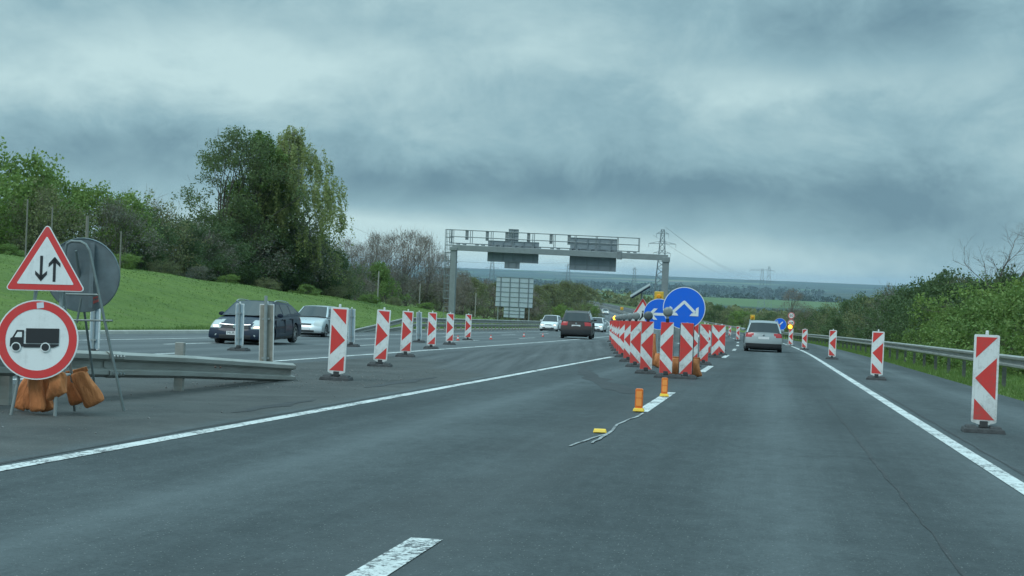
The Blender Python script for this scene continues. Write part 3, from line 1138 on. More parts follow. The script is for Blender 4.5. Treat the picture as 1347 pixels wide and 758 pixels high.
# hedge on the bank, left of the tall trees (left to right in the photo)
GH = 'shrubs in the hedge along the top of the left bank'
hedge = [('mid', -60, 84, 6.8, 1.0, 'tall mid green'), ('mid', -8, 92, 7.6, .95, 'tallest mid green'),
         ('mid', 28, 98, 5.6, .9, 'lower mid green'), ('olive', 52, 86, 4.4, 1.0, 'olive green'),
         ('mid', 84, 96, 6.3, 1.05, 'broad domed mid green'), ('dark', 40, 100, 5.2, 1.0, 'dark green'),
         ('mid', 128, 98, 5.7, 1.0, 'rounded mid green'), ('grey', 150, 94, 4.3, .9, 'greyish twiggy'),
         ('dark', 176, 102, 4.6, 1.0, 'low dark'), ('olive', 190, 106, 5.6, .9, 'tall olive'),
         ('olive', 214, 108, 4.9, 1.0, 'twiggy olive'), ('dark', 236, 110, 4.6, 1.05, 'dense dark'),
         ('grey', 254, 114, 4.6, .95, 'grey green'), ('dark', 276, 116, 4.6, 1.1, 'wide dark')]
for i, (kd, px, Y, h, wd_, adj) in enumerate(hedge):
    bush(kd, px, Y, h, '%s shrub, %s from the left in the hedge on the bank' % (adj, ORD[i]), GH, rz=i * 1.3, wide=wd_)
GB = 'undergrowth shrubs beneath the two tall trees'
for i, (kd, px, Y, h, wd_) in enumerate((('dark', 300, 121, 5.4, 1.0), ('grey', 322, 124, 5.6, 1.0), ('dark', 345, 126, 5.8, 1.0), ('dark', 368, 129, 5.2, 1.0),
                                         ('grey', 392, 131, 5.6, 1.0), ('dark', 414, 134, 5.4, .9), ('olive', 434, 137, 5.2, .9))):
    bush(kd, px, Y, h, '%s undergrowth shrub from the left beneath the two tall trees' % ORD[i], GB, rz=i * 2.1, wide=wd_)

GS_ = 'low scrub clumps along the edge of the grass bank'
for i, (kd, px, Y, h) in enumerate((('bright', 8, 80, 1.3), ('olive', 70, 82, 1.7), ('mid', 160, 86, 1.5), ('olive', 215, 96, 1.6), ('grey', 262, 104, 1.7), ('mid', 300, 110, 1.3),
                                    ('olive', 352, 116, 1.6), ('bright', 402, 122, 1.3), ('olive', 440, 130, 1.6), ('mid', 486, 142, 1.4), ('olive', 520, 152, 1.5), ('mid', 560, 166, 1.3))):
    bush(kd, px, Y, h * .62, '%s low scrub clump from the left at the top edge of the grass bank' % ORD[i], GS_, rz=i * 1.9, wide=1.9)

# the two tall trees
t1 = make_plant('broadleaf_tree', 'tall dark leafy tree on the bank, left of the weeping birch', 'tree', 14.6, 10.2, .16, 84, 9, 20, .19, L_tree, seed=21,
                trunk_r=.24, cr=1.15, stems=2, twigs=2, twigm=M_twig, fill=.5)
place_px(t1, 304, 125, (1.0, 1.0, .93), .4)
t1b = make_plant('broadleaf_tree', 'bright green slender tree rising between the dark tree and the birch', 'tree', 15.0, 5.4, .25, 50, 9, 22, .22, L_bright, seed=23,
                 trunk_r=.18, cr=.9, fill=.45)
place_px(t1b, 333, 127, (1, 1, .94), 1.4)
t2 = make_plant('weeping_birch', 'tall weeping birch with pale yellow green hanging foliage', 'tree', 15.8, 9.6, .20, 110, 9, 34, .19, L_birch, M_barkp, seed=22,
                trunk_r=.22, cr=1.1, strands=2.2, droop=.45, fill=.45, twigs=1, twigm=M_barkp)
place_px(t2, 380, 130, (.98, .98, .92), .2)
g = grow_bare('bare_tree', 'leafless pinkish brown tree left of the tall dark tree', 9.2, 33, M_twigp, .75)
place_px(g, 232, 118, 1.0, .3)

# middle distance trees between the birch and the gantry
GM = 'leafless trees behind the bank left of the gantry'
midt = []
pink = make_plant('bare_tree', 'x', 'tree', 9.5, 7.6, .16, 60, 8, 3, .16, L_brown, M_twig, seed=31, cr=1.0, twigs=8, twigm=M_twigp, trunk_r=.16, stems=2, fill=.5)
for i, (px, Y, h, wd_) in enumerate(((452, 158, 8.2, .9), (474, 170, 8.6, .8), (492, 168, 10.0, .85), (512, 176, 10.6, .95), (534, 180, 11.8, 1.0), (556, 186, 11.6, 1.0),
                                     (577, 192, 9.6, .9), (590, 204, 8.2, .9))):
    o = pink if i == 0 else copy_tree(pink)
    o['label'] = '%s leafless brownish tree from the left between the birch and the gantry' % ORD[i]
    o['group'] = GM
    k_ = h * .82 / 9.5
    place_px(o, px, Y, (k_ * wd_, k_ * wd_, k_), i * 1.1)
bush('bright', 497, 158, 4.2, 'bright green round shrub in front of the leafless trees', 'shrubs before the leafless trees', wide=.75)
bush('olive', 560, 186, 3.6, 'low olive shrub at the right end of the bank top', 'shrubs before the leafless trees', wide=1.0)
bush('grey', 470, 152, 3.6, 'greyish brushwood shrub right of the birch', 'shrubs before the leafless trees', wide=1.1)
bush('grey', 525, 172, 3.8, 'greyish brushwood shrub right of the bright green shrub', 'shrubs before the leafless trees', wide=1.1)
bush('dark', 446, 146, 4.2, 'dark shrub directly right of the weeping birch', 'shrubs before the leafless trees', wide=.9)

# olive wood beyond the gantry
GO = 'olive trees in the wood beyond the gantry'
ol = make_plant('wood_tree', 'x', 'tree', 9.0, 8.0, .10, 60, 8, 10, .24, L_olive, M_bark, seed=41, cr=1.1, twigs=4, twigm=M_twig, stems=2)
brn = make_plant('wood_tree', 'x', 'tree', 9.0, 7.6, .10, 56, 8, 8, .22, L_brown, M_bark, seed=42, cr=1.1, twigs=4, twigm=M_twig, stems=2)
wl = [('b', 606, 216, 9.4), ('o', 622, 226, 9.0), ('b', 640, 236, 9.2), ('o', 655, 250, 9.6), ('b', 596, 236, 9.2), ('o', 672, 262, 10.0), ('b', 690, 276, 10.2),
      ('o', 706, 290, 10.8), ('b', 690, 246, 7.6), ('o', 724, 306, 11.6), ('o', 742, 322, 12.6), ('b', 716, 330, 11.0), ('o', 757, 350, 12.4), ('o', 770, 392, 11.6),
      ('b', 735, 372, 12.0), ('o', 700, 262, 7.0)]
seen = {}
for i, (kd, px, Y, h) in enumerate(sorted(wl, key=lambda q_: q_[1])):
    pr = ol if kd == 'o' else brn
    o = copy_tree(pr) if kd in seen else pr
    seen[kd] = 1
    o['label'] = '%s tree from the left in the %s wood beyond the gantry' % (ORD[i], 'olive brown')
    o['group'] = GO
    k_ = h * .70 / 9.0
    place_px(o, px, Y, k_, i * .9)
for i, (px, Y, h) in enumerate(((742, 262, 3.6), (762, 300, 4.2), (774, 340, 4.0), (785, 380, 3.6), (752, 240, 2.6))):
    bush('olive' if i % 2 else 'mid', px, Y, h, '%s low roadside shrub behind the oncoming white cars' % ORD[i], 'low shrubs beside the far left carriageway', rz=i * 2)

# hedge on the right
GR = 'shrubs in the hedge behind the right guardrail'
rh = [('dark', 1090, 236, 5.8, 1.0, 'far dark'), ('olive', 1104, 214, 6.2, 1.0, 'olive'), ('dark', 1118, 196, 6.2, 1.0, 'dark'),
      ('dark', 1134, 178, 6.4, 1.0, 'dark rounded'), ('olive', 1150, 162, 6.0, 1.0, 'olive brown'), ('dark', 1166, 150, 6.0, 1.05, 'dark spreading'),
      ('grey', 1180, 138, 6.0, 1.0, 'grey twiggy'), ('dark', 1194, 128, 5.6, 1.0, 'dark dense'), ('dark', 1212, 120, 6.0, 1.0, 'rounded green'),
      ('dark', 1228, 112, 6.0, 1.0, 'tall dark'), ('dark', 1246, 104, 5.9, 1.0, 'dark upright'), ('dark', 1262, 98, 5.8, 1.0, 'leafy green'),
      ('mid', 1284, 92, 5.7, 1.0, 'broad leafy'), ('dark', 1304, 86, 5.0, 1.0, 'shaded dark'), ('dark', 1325, 84, 5.6, 1.05, 'leafy crowned'),
      ('mid', 1352, 80, 5.5, 1.0, 'rightmost leafy'), ('mid', 1385, 76, 5.3, 1.0, 'outermost green')]
for i, (kd, px, Y, h, wd_, adj) in enumerate(rh):
    bush(kd, px, Y, h * .92, '%s shrub, %s from the left in the right hedge' % (adj, ORD[i]), GR, rz=i * 1.7 + .3, wide=wd_)
GY = 'bright low shrubs in front of the right hedge'
for i, (px, Y, h, wd_) in enumerate(((1262, 80, 2.7, 1.0), (1290, 72, 2.9, 1.0), (1318, 66, 3.0, 1.05), (1350, 60, 3.1, 1.0), (1386, 55, 3.0, 1.0), (1240, 90, 2.4, .9), (1208, 106, 2.3, .9))):
    bush('bright', px, Y, h, '%s low bright green shrub of the row before the right hedge' % ORD[i], GY, rz=i * 2.3, wide=wd_)
up_t = make_plant('broadleaf_tree', 'narrow dark upright tree standing above the right hedge', 'tree', 7.2, 2.6, .1, 34, 8, 20, .16, L_dark, seed=51, cr=.5)
place_px(up_t, 1238, 104, .80)
g = grow_bare('bare_tree', 'leafless grey tree rising above the hedge at the right edge', 9.0, 8, M_twig, .8, rad=.16, levels=6)
place_px(g, 1345, 84, 1.15, 1.0)

# trees beyond the bend of the right carriageway
GF = 'olive shrubs beyond the bend'
fb = [(905, 470, 6.0), (925, 430, 5.2), (944, 400, 5.0), (962, 372, 4.8), (980, 350, 4.6), (1000, 330, 4.4), (1018, 314, 4.4), (1036, 300, 4.8), (1052, 286, 5.0), (1068, 270, 5.2),
      (1080, 254, 5.6), (1046, 262, 3.4), (886, 500, 5.6)]
for i, (px, Y, h) in enumerate(sorted(fb)):
    bush(('olive', 'mid', 'olive', 'dark')[i % 4], px, Y, h, '%s shrub from the left in the row beyond the road bend' % ORD[i], GF, rz=i, wide=1.35)
g = make_plant('bare_tree', 'small pale leafless tree behind the round speed limit signs', 'tree', 8.0, 6.0, .15, 40, 8, 2, .2, L_brown, M_twig, seed=61, cr=.8, twigs=6, twigm=M_twigp)
place_px(g, 1042, 250, 1.0)


L_far = leaf_mat('leaf_far', (0.030, 0.048, 0.030), (0.042, 0.066, 0.036), (0.06, 0.085, 0.045), 0.02)
# distant woods: bands of crowns too many to count
def wood_band(name, label, items, seed, leafm):
    r_ = np.random.RandomState(seed)
    allv = []
    n_tot = 0
    for (az0, az1, d0, d1, N, hh) in items:
        azs = np.radians(az0 + (az1 - az0) * r_.rand(N))
        dd = d0 + (d1 - d0) * r_.rand(N)
        x, y = dd * np.sin(azs), dd * np.cos(azs)
        s_ = y
        t_ = x - cx(s_)
        z = ground_z(s_, t_)
        keep = (np.abs(t_ + 9) > 30)
        x, y, z = x[keep], y[keep], z[keep]
        n = len(x)
        hts = hh * (.6 + .6 * r_.rand(n))
        m_ = 26
        c = np.stack([np.repeat(x, m_), np.repeat(y, m_), np.repeat(z, m_)], -1)
        hr = np.repeat(hts, m_)
        u = rand_dirs(r_, n * m_)
        c = c + np.stack([u[:, 0] * hr * .5, u[:, 1] * hr * .5, hr * .5 + u[:, 2] * hr * .5], -1)
        v = leaf_quads(r_, c, hh * .28, 1.3)
        allv.append(v)
        n_tot += n * m_
    o = bpy.data.objects.new(name, arr_mesh(name, np.concatenate(allv), n_tot, leafm))
    COL.objects.link(o)
    return tag(o, label, 'wood', kind='stuff')


wood_band('distant_wood', 'dark belts of trees crossing the far plain', [(-22, 14, 1150, 1350, 900, 9), (-8, 14, 2100, 2300, 900, 10), (-24, 14, 3600, 4600, 1800, 14),
                                                                       (-26, 2, 6000, 7400, 1500, 18)], 71, L_far)
wood_band('distant_scrub', 'olive scrub on the slope before the far plain', [(-20, 14, 560, 800, 700, 6), (-12, 6, 850, 1000, 300, 7)], 72, L_olive)


# ------------------------------------------------------------------ guardrails
def w_profile(hh=.31, depth=.08):
    """W-beam cross-section as (across, height) points, front at across=0"""
    return [(0.055, -hh / 2), (0.0, -hh / 2 + .035), (0.0, -hh / 2 + .085), (depth, -.035), (depth, .035), (0.0, hh / 2 - .085), (0.0, hh / 2 - .035), (0.055, hh / 2)]


def rail_beam(mb_, path, side, hh=.31, thick=.006):
    """path: list of (point at beam centre). side=+1: front faces -X"""
    pr = w_profile(hh)
    full = pr + [(a + thick, z) for a, z in reversed(pr)]
    n = len(full)
    vs_, fs_ = [], []
    for i, p in enumerate(path):
        vs_ += [(p.x + side * a, p.y, p.z + z) for a, z in full]
        if i:
            for j in range(n):
                k0, k1 = (i - 1) * n + j, (i - 1) * n + (j + 1) % n
                fs_.append((k0, k1, k1 + n, k0 + n) if side > 0 else (k1, k0, k0 + n, k1 + n))
    fs_.append(tuple(range(n)))
    fs_.append(tuple((len(path) - 1) * n + j for j in range(n))[::-1])
    mb_.add(vs_, fs_)


def add_posts(root, plist, hgt, m_, side):
    me_ = None
    for i, p in enumerate(plist):
        if me_ is None:
            q_ = MB()
            q_.box((0, 0, hgt / 2 - .2), (.10, .055, hgt + .4))
            q_.box((-side * .03, 0, hgt - .12), (.10, .05, .2))
            me_ = q_.mesh('post', m_)
        o = bpy.data.objects.new('post', me_)
        COL.objects.link(o)
        o.parent = root
        o.location = p


# right guardrail
gr = thing('guardrail', 'long grey steel guardrail along the right verge', 'guardrail', (0, 0, 0))
mb = MB()
rail_beam(mb, [rp(s, 5.75, .60) for s in [*np.arange(2, 60, 4), *np.arange(60, 420, 6)]], 1)
mb.build('rail', M_galv_d, gr, smooth=True, angle=35)
add_posts(gr, [rp(s, 5.92, 0) for s in np.arange(4, 200, 4)], .70, mat('dull_post_steel', (.13, .14, .13), .7, .4, var=.3), 1)

# guardrail at the foot of the bank with ramped end and two beams
gl = thing('guardrail', 'double beam guardrail with ramped end below the grass bank', 'guardrail', (0, 0, 0))


def ramp_h(s, h_):
    return -.1 + (h_ + .1) * min(1, max(0, (s - 74) / 14.0))


for k_, h_ in ((0, .72), (1, .40)):
    mb = MB()
    sl = [74, 76, 78, 80, 82, 84, 86, 88, 90, 94, 98, *np.arange(102, 520, 6)]
    rail_beam(mb, [rp(s, -20.95, ramp_h(s, h_) if h_ > .5 else ramp_h(s, h_) - (.0 if s > 88 else .12)) for s in sl], -1, .30 if k_ == 0 else .2)
    mb.build('rail', M_galv_d, gl, smooth=True, angle=35)
add_posts(gl, [rp(s, -21.1, 0) for s in np.arange(88, 246, 2.0)], .80, M_galv_d, -1)

# near guardrail on the median that dips to the ground
gn = thing('guardrail', 'near weathered guardrail in the median whose end dips to the ground', 'guardrail', (0, 0, 0))
mb = MB()


def nt_(s):
    return -7.39 - .04 * max(0, 18.8 - s) - .03 * max(0, 17 - s) ** 2


def nh(s):
    return float(np.interp(s, [-4, 12, 15.6, 18.7, 23.3], [.60, .54, .43, .32, .11]))


rail_beam(mb, [rp(s, nt_(s), nh(s)) for s in [10, 11, 12, 13, 14, 15, 16, 17, 18, 19, 20, 21, 22, 23, 23.3]], -1, .30)
mb.build('rail', M_galv_d, gn, smooth=True, angle=35)
mb = MB()
rail_beam(mb, [rp(s, nt_(s) - .30, nh(s) - .0) for s in [10, 12, 13, 14, 15, 16, 18, 20, 22, 22.8]], 1, .30)
mb.build('rail', M_galv_d, gn, smooth=True, angle=35)
for s_ in (11, 14.8, 18.8):
    q_ = MB()
    q_.box((0, 0, .12), (.12, .07, .9))
    po = q_.build('post', M_galv_d, gn, bevel=.004)
    po.location = rp(s_, nt_(s_) - .15, 0.06)
q_ = MB()
rail_beam(q_, [rp(s, nt_(s) + .006, nh(s)) for s in (16.55, 16.9)], -1, .312, .008)
q_.build('splice_plate', M_galv_d, gn, smooth=True, angle=35)
for s_ in (16.62, 16.70, 16.78, 16.86):
    for z_ in (-.10, .10):
        q_ = MB()
        q_.lathe([(0, 0), (.013, 0), (.013, .014), (0, .014)], 'x', 8)
        bo = q_.build('bolt', M_tube, gn)
        bo.location = rp(s_, nt_(s_) + .014, nh(s_) + z_)
# bolts
for s_ in (19.5, 19.7):
    q_ = MB()
    q_.lathe([(0, 0), (.014, 0), (.014, .02), (0, .02)], 'x', 8)
    bo = q_.build('bolt', mat('rust', (.10, .06, .045), .8), gn)
    bo.location = rp(s_, -7.325, nh(s_) + .02)

# guardrail down the far median
gm = thing('guardrail', 'guardrail in the median of the far bend', 'guardrail', (0, 0, 0))
mb = MB()
rail_beam(mb, [rp(s, -8.3, .75) for s in np.arange(150, 900, 8)], 1, .42)
rail_beam(mb, [rp(s, -8.3, .33) for s in np.arange(150, 900, 8)], 1, .3)
mb.build('rail', M_galv_d, gm, smooth=True, angle=35)
mb = MB()
rail_beam(mb, [rp(s, -8.05, .75) for s in np.arange(150, 900, 8)], -1, .42)
mb.build('rail', M_galv_d, gm, smooth=True, angle=35)
add_posts(gm, [rp(s, -8.17, 0) for s in np.arange(150, 540, 6)], .85, M_galv_d, 1)


# ------------------------------------------------------------------ beacons
def rrect(w_, z0, z1, r_, tip=0.0, n=4):
    """rounded rectangle outline in x,z; tip lowers the bottom middle"""
    P = []
    for cxx, cz, a0 in ((w_ / 2 - r_, z1 - r_, 0), (-w_ / 2 + r_, z1 - r_, 90), (-w_ / 2 + r_, z0 + r_, 180), (w_ / 2 - r_, z0 + r_, 270)):
        for i in range(n + 1):
            a = R(a0 + 90 * i / n)
            P.append((cxx + r_ * math.cos(a), cz + r_ * math.sin(a)))
        if a0 == 180 and tip:
            P.append((-.03, z0 - tip))
            P.append((.03, z0 - tip))
    return P


def chevrons(mb_, w_, z0, z1, y, d, mi, k=1.04):
    """red triangles; d=+1 points right, -1 left"""
    hw = w_ / 2
    dz = w_ * k
    zc = (z0 + z1) / 2
    tris = [[(-hw * d, z1), (hw * d, z1), (hw * d, z1 - dz)], [(-hw * d, zc + dz), (hw * d, zc), (-hw * d, zc - dz)],
            [(hw * d, z0 + dz), (hw * d, z0), (-hw * d, z0)]]
    for T_ in tris:
        mb_.prism(T_, y, y + .0015, mi)


def make_beacon(label, d=1, style='border', back=None, lamp=None, W_=.285, foot=True, knob=True, lamp_up=.125):
    """front faces -Y"""
    root = thing('traffic_beacon', label, 'beacon')
    z0, z1 = .12, 1.185
    p_ = MB()
    if style == 'border':
        p_.prism(rrect(W_, z0, z1, .022, .03), -.022, .022, 0)
        p_.prism(rrect(W_ - .028, z0 + .014, z1 - .014, .014), .0225, .0245, 2)
        chevrons(p_, W_ - .05, z0 + .035, z1 - .028, -.0245, d, 1)
    else:
        p_.prism(rrect(W_, z0 - .02, z1, .008), -.014, .014, 0)
        p_.prism(rrect(W_ - .02, z0, z1 - .014, .006), .0145, .0165, 2)
        chevrons(p_, W_ - .004, z0 - .018, z1 - .002, -.0165, d, 1, 1.12)
    p_.build('panel', [M_wpl, M_red2, back or M_backlight], root, smooth=False)
    q_ = MB()
    q_.tube([(0, .045, .02), (0, .045, z1 + .01)], .021, 8)
    q_.box((0, .045, .32), (.12, .03, .03))
    q_.box((0, .045, .95), (.12, .03, .03))
    q_.build('tube', M_tube, root, smooth=True)
    if knob:
        q_ = MB()
        q_.box((0, 0, z1 + .025), (.035, .03, .05))
        q_.build('knob', M_wpl, root, bevel=.006)
    if foot:
        q_ = MB()
        q_.box((0, .02, .028), (.50, .40, .056), mi=0, taper=(.92, .90))
        q_.box((-.14, .02, .068), (.15, .28, .03), taper=(.8, .8))
        q_.box((.14, .02, .068), (.15, .28, .03), taper=(.8, .8))
        q_.box((0, .03, .10), (.10, .12, .09))
        q_.build('foot', M_rubber, root, bevel=.012)
    if lamp:
        q_ = MB()
        q_.box((0, .01, z1 + .035), (.07, .06, .09))
        hs = q_.build('lamp_housing', M_black, root, bevel=.01)
        q_ = MB()
        cz = z1 + lamp_up
        q_.box((0, .01, z1 + lamp_up * .45), (.05, .05, lamp_up * .6))
        q_.lathe([(0, -.045), (.05, -.043), (.088, -.03), (.10, -.012), (.105, .012), (.09, .028), (0, .03)], 'y', 24, 0, (0, .01, cz))
        q_.build('lens', lamp, hs, smooth=True)
    return root


M_lensgrey = mat('unlit_lens', (.19, .215, .215), .35, var=.1, vscale=30)
M_lensdark = mat('unlit_lens_dark', (.085, .10, .10), .35, var=.1, vscale=30)
M_lenspurple = mat('unlit_lens_purple', (.20, .15, .17), .4)
M_amber = mat('amber_lamp_lit', (.9, .5, .05), .3, emit=(1.0, .55, .04), estr=2.6)

# 1. row facing us along the left side of the crossover
GL_ = 'red and white beacons in the left row'
b0 = make_beacon('nearest beacon of the left row, by the end of the near guardrail', 1, 'border', W_=.285)
rowL = [(-6.90, 23.9, 0.02), (-7.96, 30.8, .045), (-9.23, 38.3, .03), (-10.79, 48.3, .01), (-11.85, 56.2, 0), (-13.4, 67.5, .01)]
lab = ['nearest beacon of the left row, by the end of the near guardrail', 'second nearest beacon of the left row, leaning slightly beside the white line',
       'third beacon of the left row, in front of a blue-grey back', 'fourth beacon of the left row, across the white line',
       'fifth beacon of the left row, below the gantry post', 'farthest and smallest beacon of the left row']
for i, (x, y, ti) in enumerate(rowL):
    o = b0 if i == 0 else copy_tree(b0)
    o.location = put(x, y)
    o.rotation_euler = (0, ti, R(4) + i * .03)
    o['label'] = lab[i]
    o['group'] = GL_

# 2. right shoulder beacons pointing left
GRB = 'red and white beacons on the right shoulder'
b1 = make_beacon('x', -1, 'border', W_=.295)
rowR = [(2.61, 19.1, 0, 'nearest and largest beacon, on the right shoulder'), (2.65, 38.2, 0, 'second beacon along the right shoulder, beside the edge line'),
        (2.58, 63, .0, 'third beacon along the right shoulder, short in the distance'), (2.05, 88, 0, 'fourth beacon on the right edge line, below the speed signs'),
        (1.5, 104, 0, 'fifth beacon on the right edge line, right of the amber lamp')]
for i, (x, y, ti, lb) in enumerate(rowR):
    o = b1 if i == 0 else copy_tree(b1)
    o.location = put(x, y)
    o.rotation_euler = (0, ti + .005 * (i % 3), R(-2) - .05 * i)
    o['label'] = lb
    o['group'] = GRB

# 3. middle chain closing the left lane, pointing left, with warning lamps
GC = 'beacons with warning lamps closing the left lane'
chain = [(-2.12, 32.4), (-2.70, 34.4), (-3.35, 39.1), (-3.98, 44.0), (-4.64, 49.3), (-5.2, 54.2), (-5.8, 59.4), (-6.35, 64.4), (-6.95, 69.6), (-7.5, 74.8), (-8.58, 84.4)]
lamps = [M_lensgrey, M_lensdark, M_lensgrey, M_lensgrey, M_lensgrey, M_lensgrey, M_lensgrey, M_lensgrey, M_amber, M_lensgrey, M_lenspurple]
proto = {}
for i, (x, y) in enumerate(chain):
    lm = lamps[i]
    if i == 0:
        o = make_beacon('x', -1, 'bleed', lamp=lm, W_=.27, knob=False, lamp_up=.215)
    elif lm.name not in proto:
        proto[lm.name] = o = make_beacon('x', -1, 'bleed', lamp=lm, W_=.27, knob=False, lamp_up=.125)
    else:
        o = copy_tree(proto[lm.name])
    o.location = put(x, y)
    o.rotation_euler = (0, .012 * math.sin(i * 2.3), R(2) + .02 * math.sin(i * 1.7))
    extra = {0: 'pale grey lamp, beside the black edged one', 1: 'dark grey lamp', 8: 'lit amber lamp', 10: 'dull purplish lamp, farthest back'}.get(i, 'grey unlit lamp')
    o['label'] = '%s beacon of the row slanting left, %s' % (ORD[i], extra)
    o['group'] = GC

# 4. right-hand chain along the lane dashes
GD = 'beacons along the dashed line closing the left lane'
bk = make_beacon('black edged red and white beacon below the big blue sign', 1, 'bleed', W_=.27, knob=False)
q_ = MB()
q_.prism(rrect(.305, .10, 1.165, .006), .0175, .025)
q_.build('border', M_black, bk)
bk.location = put(-1.70, 32.4)
bk['group'] = GD
b4 = make_beacon('x', 1, 'bleed', W_=.255)
chainR = [(-2.02, 42.0, 1), (-1.84, 44.8, 1), (-2.30, 59, 1), (-1.88, 55.5, 1), (-1.80, 60.5, -1), (-2.15, 71, 1)]
chainR.sort(key=lambda q_: q_[1])
b4m = make_beacon('x', -1, 'bleed', W_=.27)
u4 = set()
for i, (x, y, d) in enumerate(chainR):
    src = b4 if d > 0 else b4m
    o = copy_tree(src) if d in u4 else src
    u4.add(d)
    o.location = put(x, y)
    o.rotation_euler = (0, 0, R(1.5 * (i % 3)))
    o['label'] = '%s beacon behind the black edged one along the lane dashes' % ORD[i]
    o['group'] = GD
for i, (x, y) in enumerate(((-2.45, 126), (-4.4, 178))):
    o = copy_tree(b1)
    o.location = put(x, y)
    o['label'] = ('red and white beacon just left of the silver car' if i == 0 else 'tiny far beacon left of the one beside the silver car')
    o['group'] = GD

# 5. beacons of the oncoming side seen from behind
GK = 'backs of beacons on the oncoming carriageway'
b5 = make_beacon('x', 1, 'border', W_=.215)
rowK = [(-13.42, 28.9, 'blue-grey beacon back behind the steel sign stand'), (-13.12, 36.6, 'grey beacon back in front of the dark estate car'),
        (-12.88, 46.2, 'blue-grey beacon back right behind the nearest left beacon'), (-13.40, 57.8, 'blue-grey beacon back between two left row beacons')]
for i, (x, y, lb) in enumerate(rowK):
    o = b5 if i == 0 else copy_tree(b5)
    o.location = put(x, y)
    o.rotation_euler = (0, .01 * i, math.pi + R(-6 + 4 * i))
    o['label'] = lb
    o['group'] = GK
b6 = make_beacon('weathered tan beacon back standing behind the near guardrail', 1, 'bleed', back=M_backtan, W_=.235, foot=False)
b6.location = put(-7.92, 23.4)
b6.rotation_euler = (0, .02, math.pi + R(3))
q_ = MB()
q_.tube([(0, .075, .0), (0, .075, 1.32)], .026, 8)
q_.build('tube', M_tube, b6, smooth=True)
q_ = MB()
q_.box((0, .02, 0.0), (.3, .3, .06))
q_.build('foot', M_rubber, b6, bevel=.01)

# small red marker cones on the oncoming lane line
GCN = 'small red and white cones on the oncoming lane line'


def make_cone():
    root = thing('traffic_cone', 'x', 'cone')
    q_ = MB()
    q_.lathe([(.11, .02), (.085, .14)], 'z', 12, 0)
    q_.lathe([(.085, .14), (.055, .26)], 'z', 12, 1)
    q_.lathe([(.055, .26), (.03, .38), (0, .385)], 'z', 12, 0)
    q_.build('body', [mat('cone_red', (.62, .07, .05), .5), M_wpl], root, smooth=True)
    q_ = MB()
    q_.box((0, 0, .012), (.28, .28, .024))
    q_.build('base', mat('cone_base', (.35, .06, .05), .6), root)
    return root


cn = make_cone()
for i, (x, y) in enumerate(((-13.6, 66.3), (-13.5, 73.9), (-14.4, 89.8), (-13.95, 94.5))):
    o = cn if i == 0 else copy_tree(cn)
    o.scale = (.6,) * 3
    o.location = put(x, y)
    o['label'] = '%s nearest small red cone on the oncoming lane line' % ORD[i]
    o['group'] = GCN

# ------------------------------------------------------------------ orange delineators and reflector on the dash
M_or = mat('orange_plastic', (.85, .20, .03), .35, var=.25, vscale=30)
M_or2 = mat('orange_reflector', (.95, .33, .08), .25)
M_ye = mat('yellow_plastic', (.80, .52, .04), .45)


def make_delin():
    root = thing('lane_delineator', 'x', 'delineator')
    q_ = MB()
    q_.prism(rrect(.10, .035, .29, .02), -.022, .022)
    q_.build('body', M_or, root, bevel=.006)
    q_ = MB()
    q_.prism(rrect(.07, .07, .165, .008), -.027, -.023)
    q_.prism(rrect(.07, .175, .26, .008), -.027, -.023)
    q_.build('reflector', M_or2, root)
    q_ = MB()
    q_.box((0, 0, .02), (.15, .13, .04), taper=(.8, .8))
    q_.build('base', M_ye, root, bevel=.008)
    return root


dl = make_delin()
dl.location = Vector(put(-1.60, 19.5)) + Vector((0, 0, .013))
dl['label'] = 'nearer orange reflective lane marker at the near end of the dash'
dl['group'] = 'orange reflective lane markers'
o = copy_tree(dl)
o.location = Vector(put(-1.57, 23.9)) + Vector((0, 0, .013))
o['label'] = 'farther orange reflective lane marker in front of the beacons'
o.rotation_euler = (0, 0, .1)
st_ = thing('road_stud', 'small yellow reflective stud lying on the road', 'road stud', Vector(put(-1.66, 15.5)) + Vector((0, 0, .005)), .1)
q_ = MB()
q_.box((0, 0, .02), (.14, .10, .036), taper=(.86, .7))
q_.build('body', M_ye, st_, bevel=.006)
q_ = MB()
q_.box((0, -.047, .018), (.11, .006, .02), rot=(-.35, 0, 0))
q_.build('reflector', mat('yellow_reflector', (.9, .62, .10), .3), st_)


# ------------------------------------------------------------------ signs
def disc(mb_, r_, y0, y1, mi=0, n=48, cx_=0, cz=0):
    mb_.prism([(cx_ + r_ * math.cos(2 * math.pi * i / n), cz + r_ * math.sin(2 * math.pi * i / n)) for i in range(n)], y0, y1, mi)


def rtri(side, r_, n=5, cz=0):
    """rounded upward triangle, centre of gravity at cz"""
    hgt = side * math.sqrt(3) / 2
    P = [(side / 2, -hgt / 3), (0, hgt * 2 / 3), (-side / 2, -hgt / 3)]
    out = []
    for k_, (px, pz) in enumerate(P):
        # inward centre of the corner circle
        l = math.hypot(px, pz)
        c = (px - px / l * 2 * r_, pz - pz / l * 2 * r_)
        a0 = [-90, 30, 150][k_]
        for i in range(n + 1):
            a = R(a0 + 120 * i / n)
            out.append((c[0] + r_ * math.cos(a), c[1] + r_ * math.sin(a) + cz))
    return out


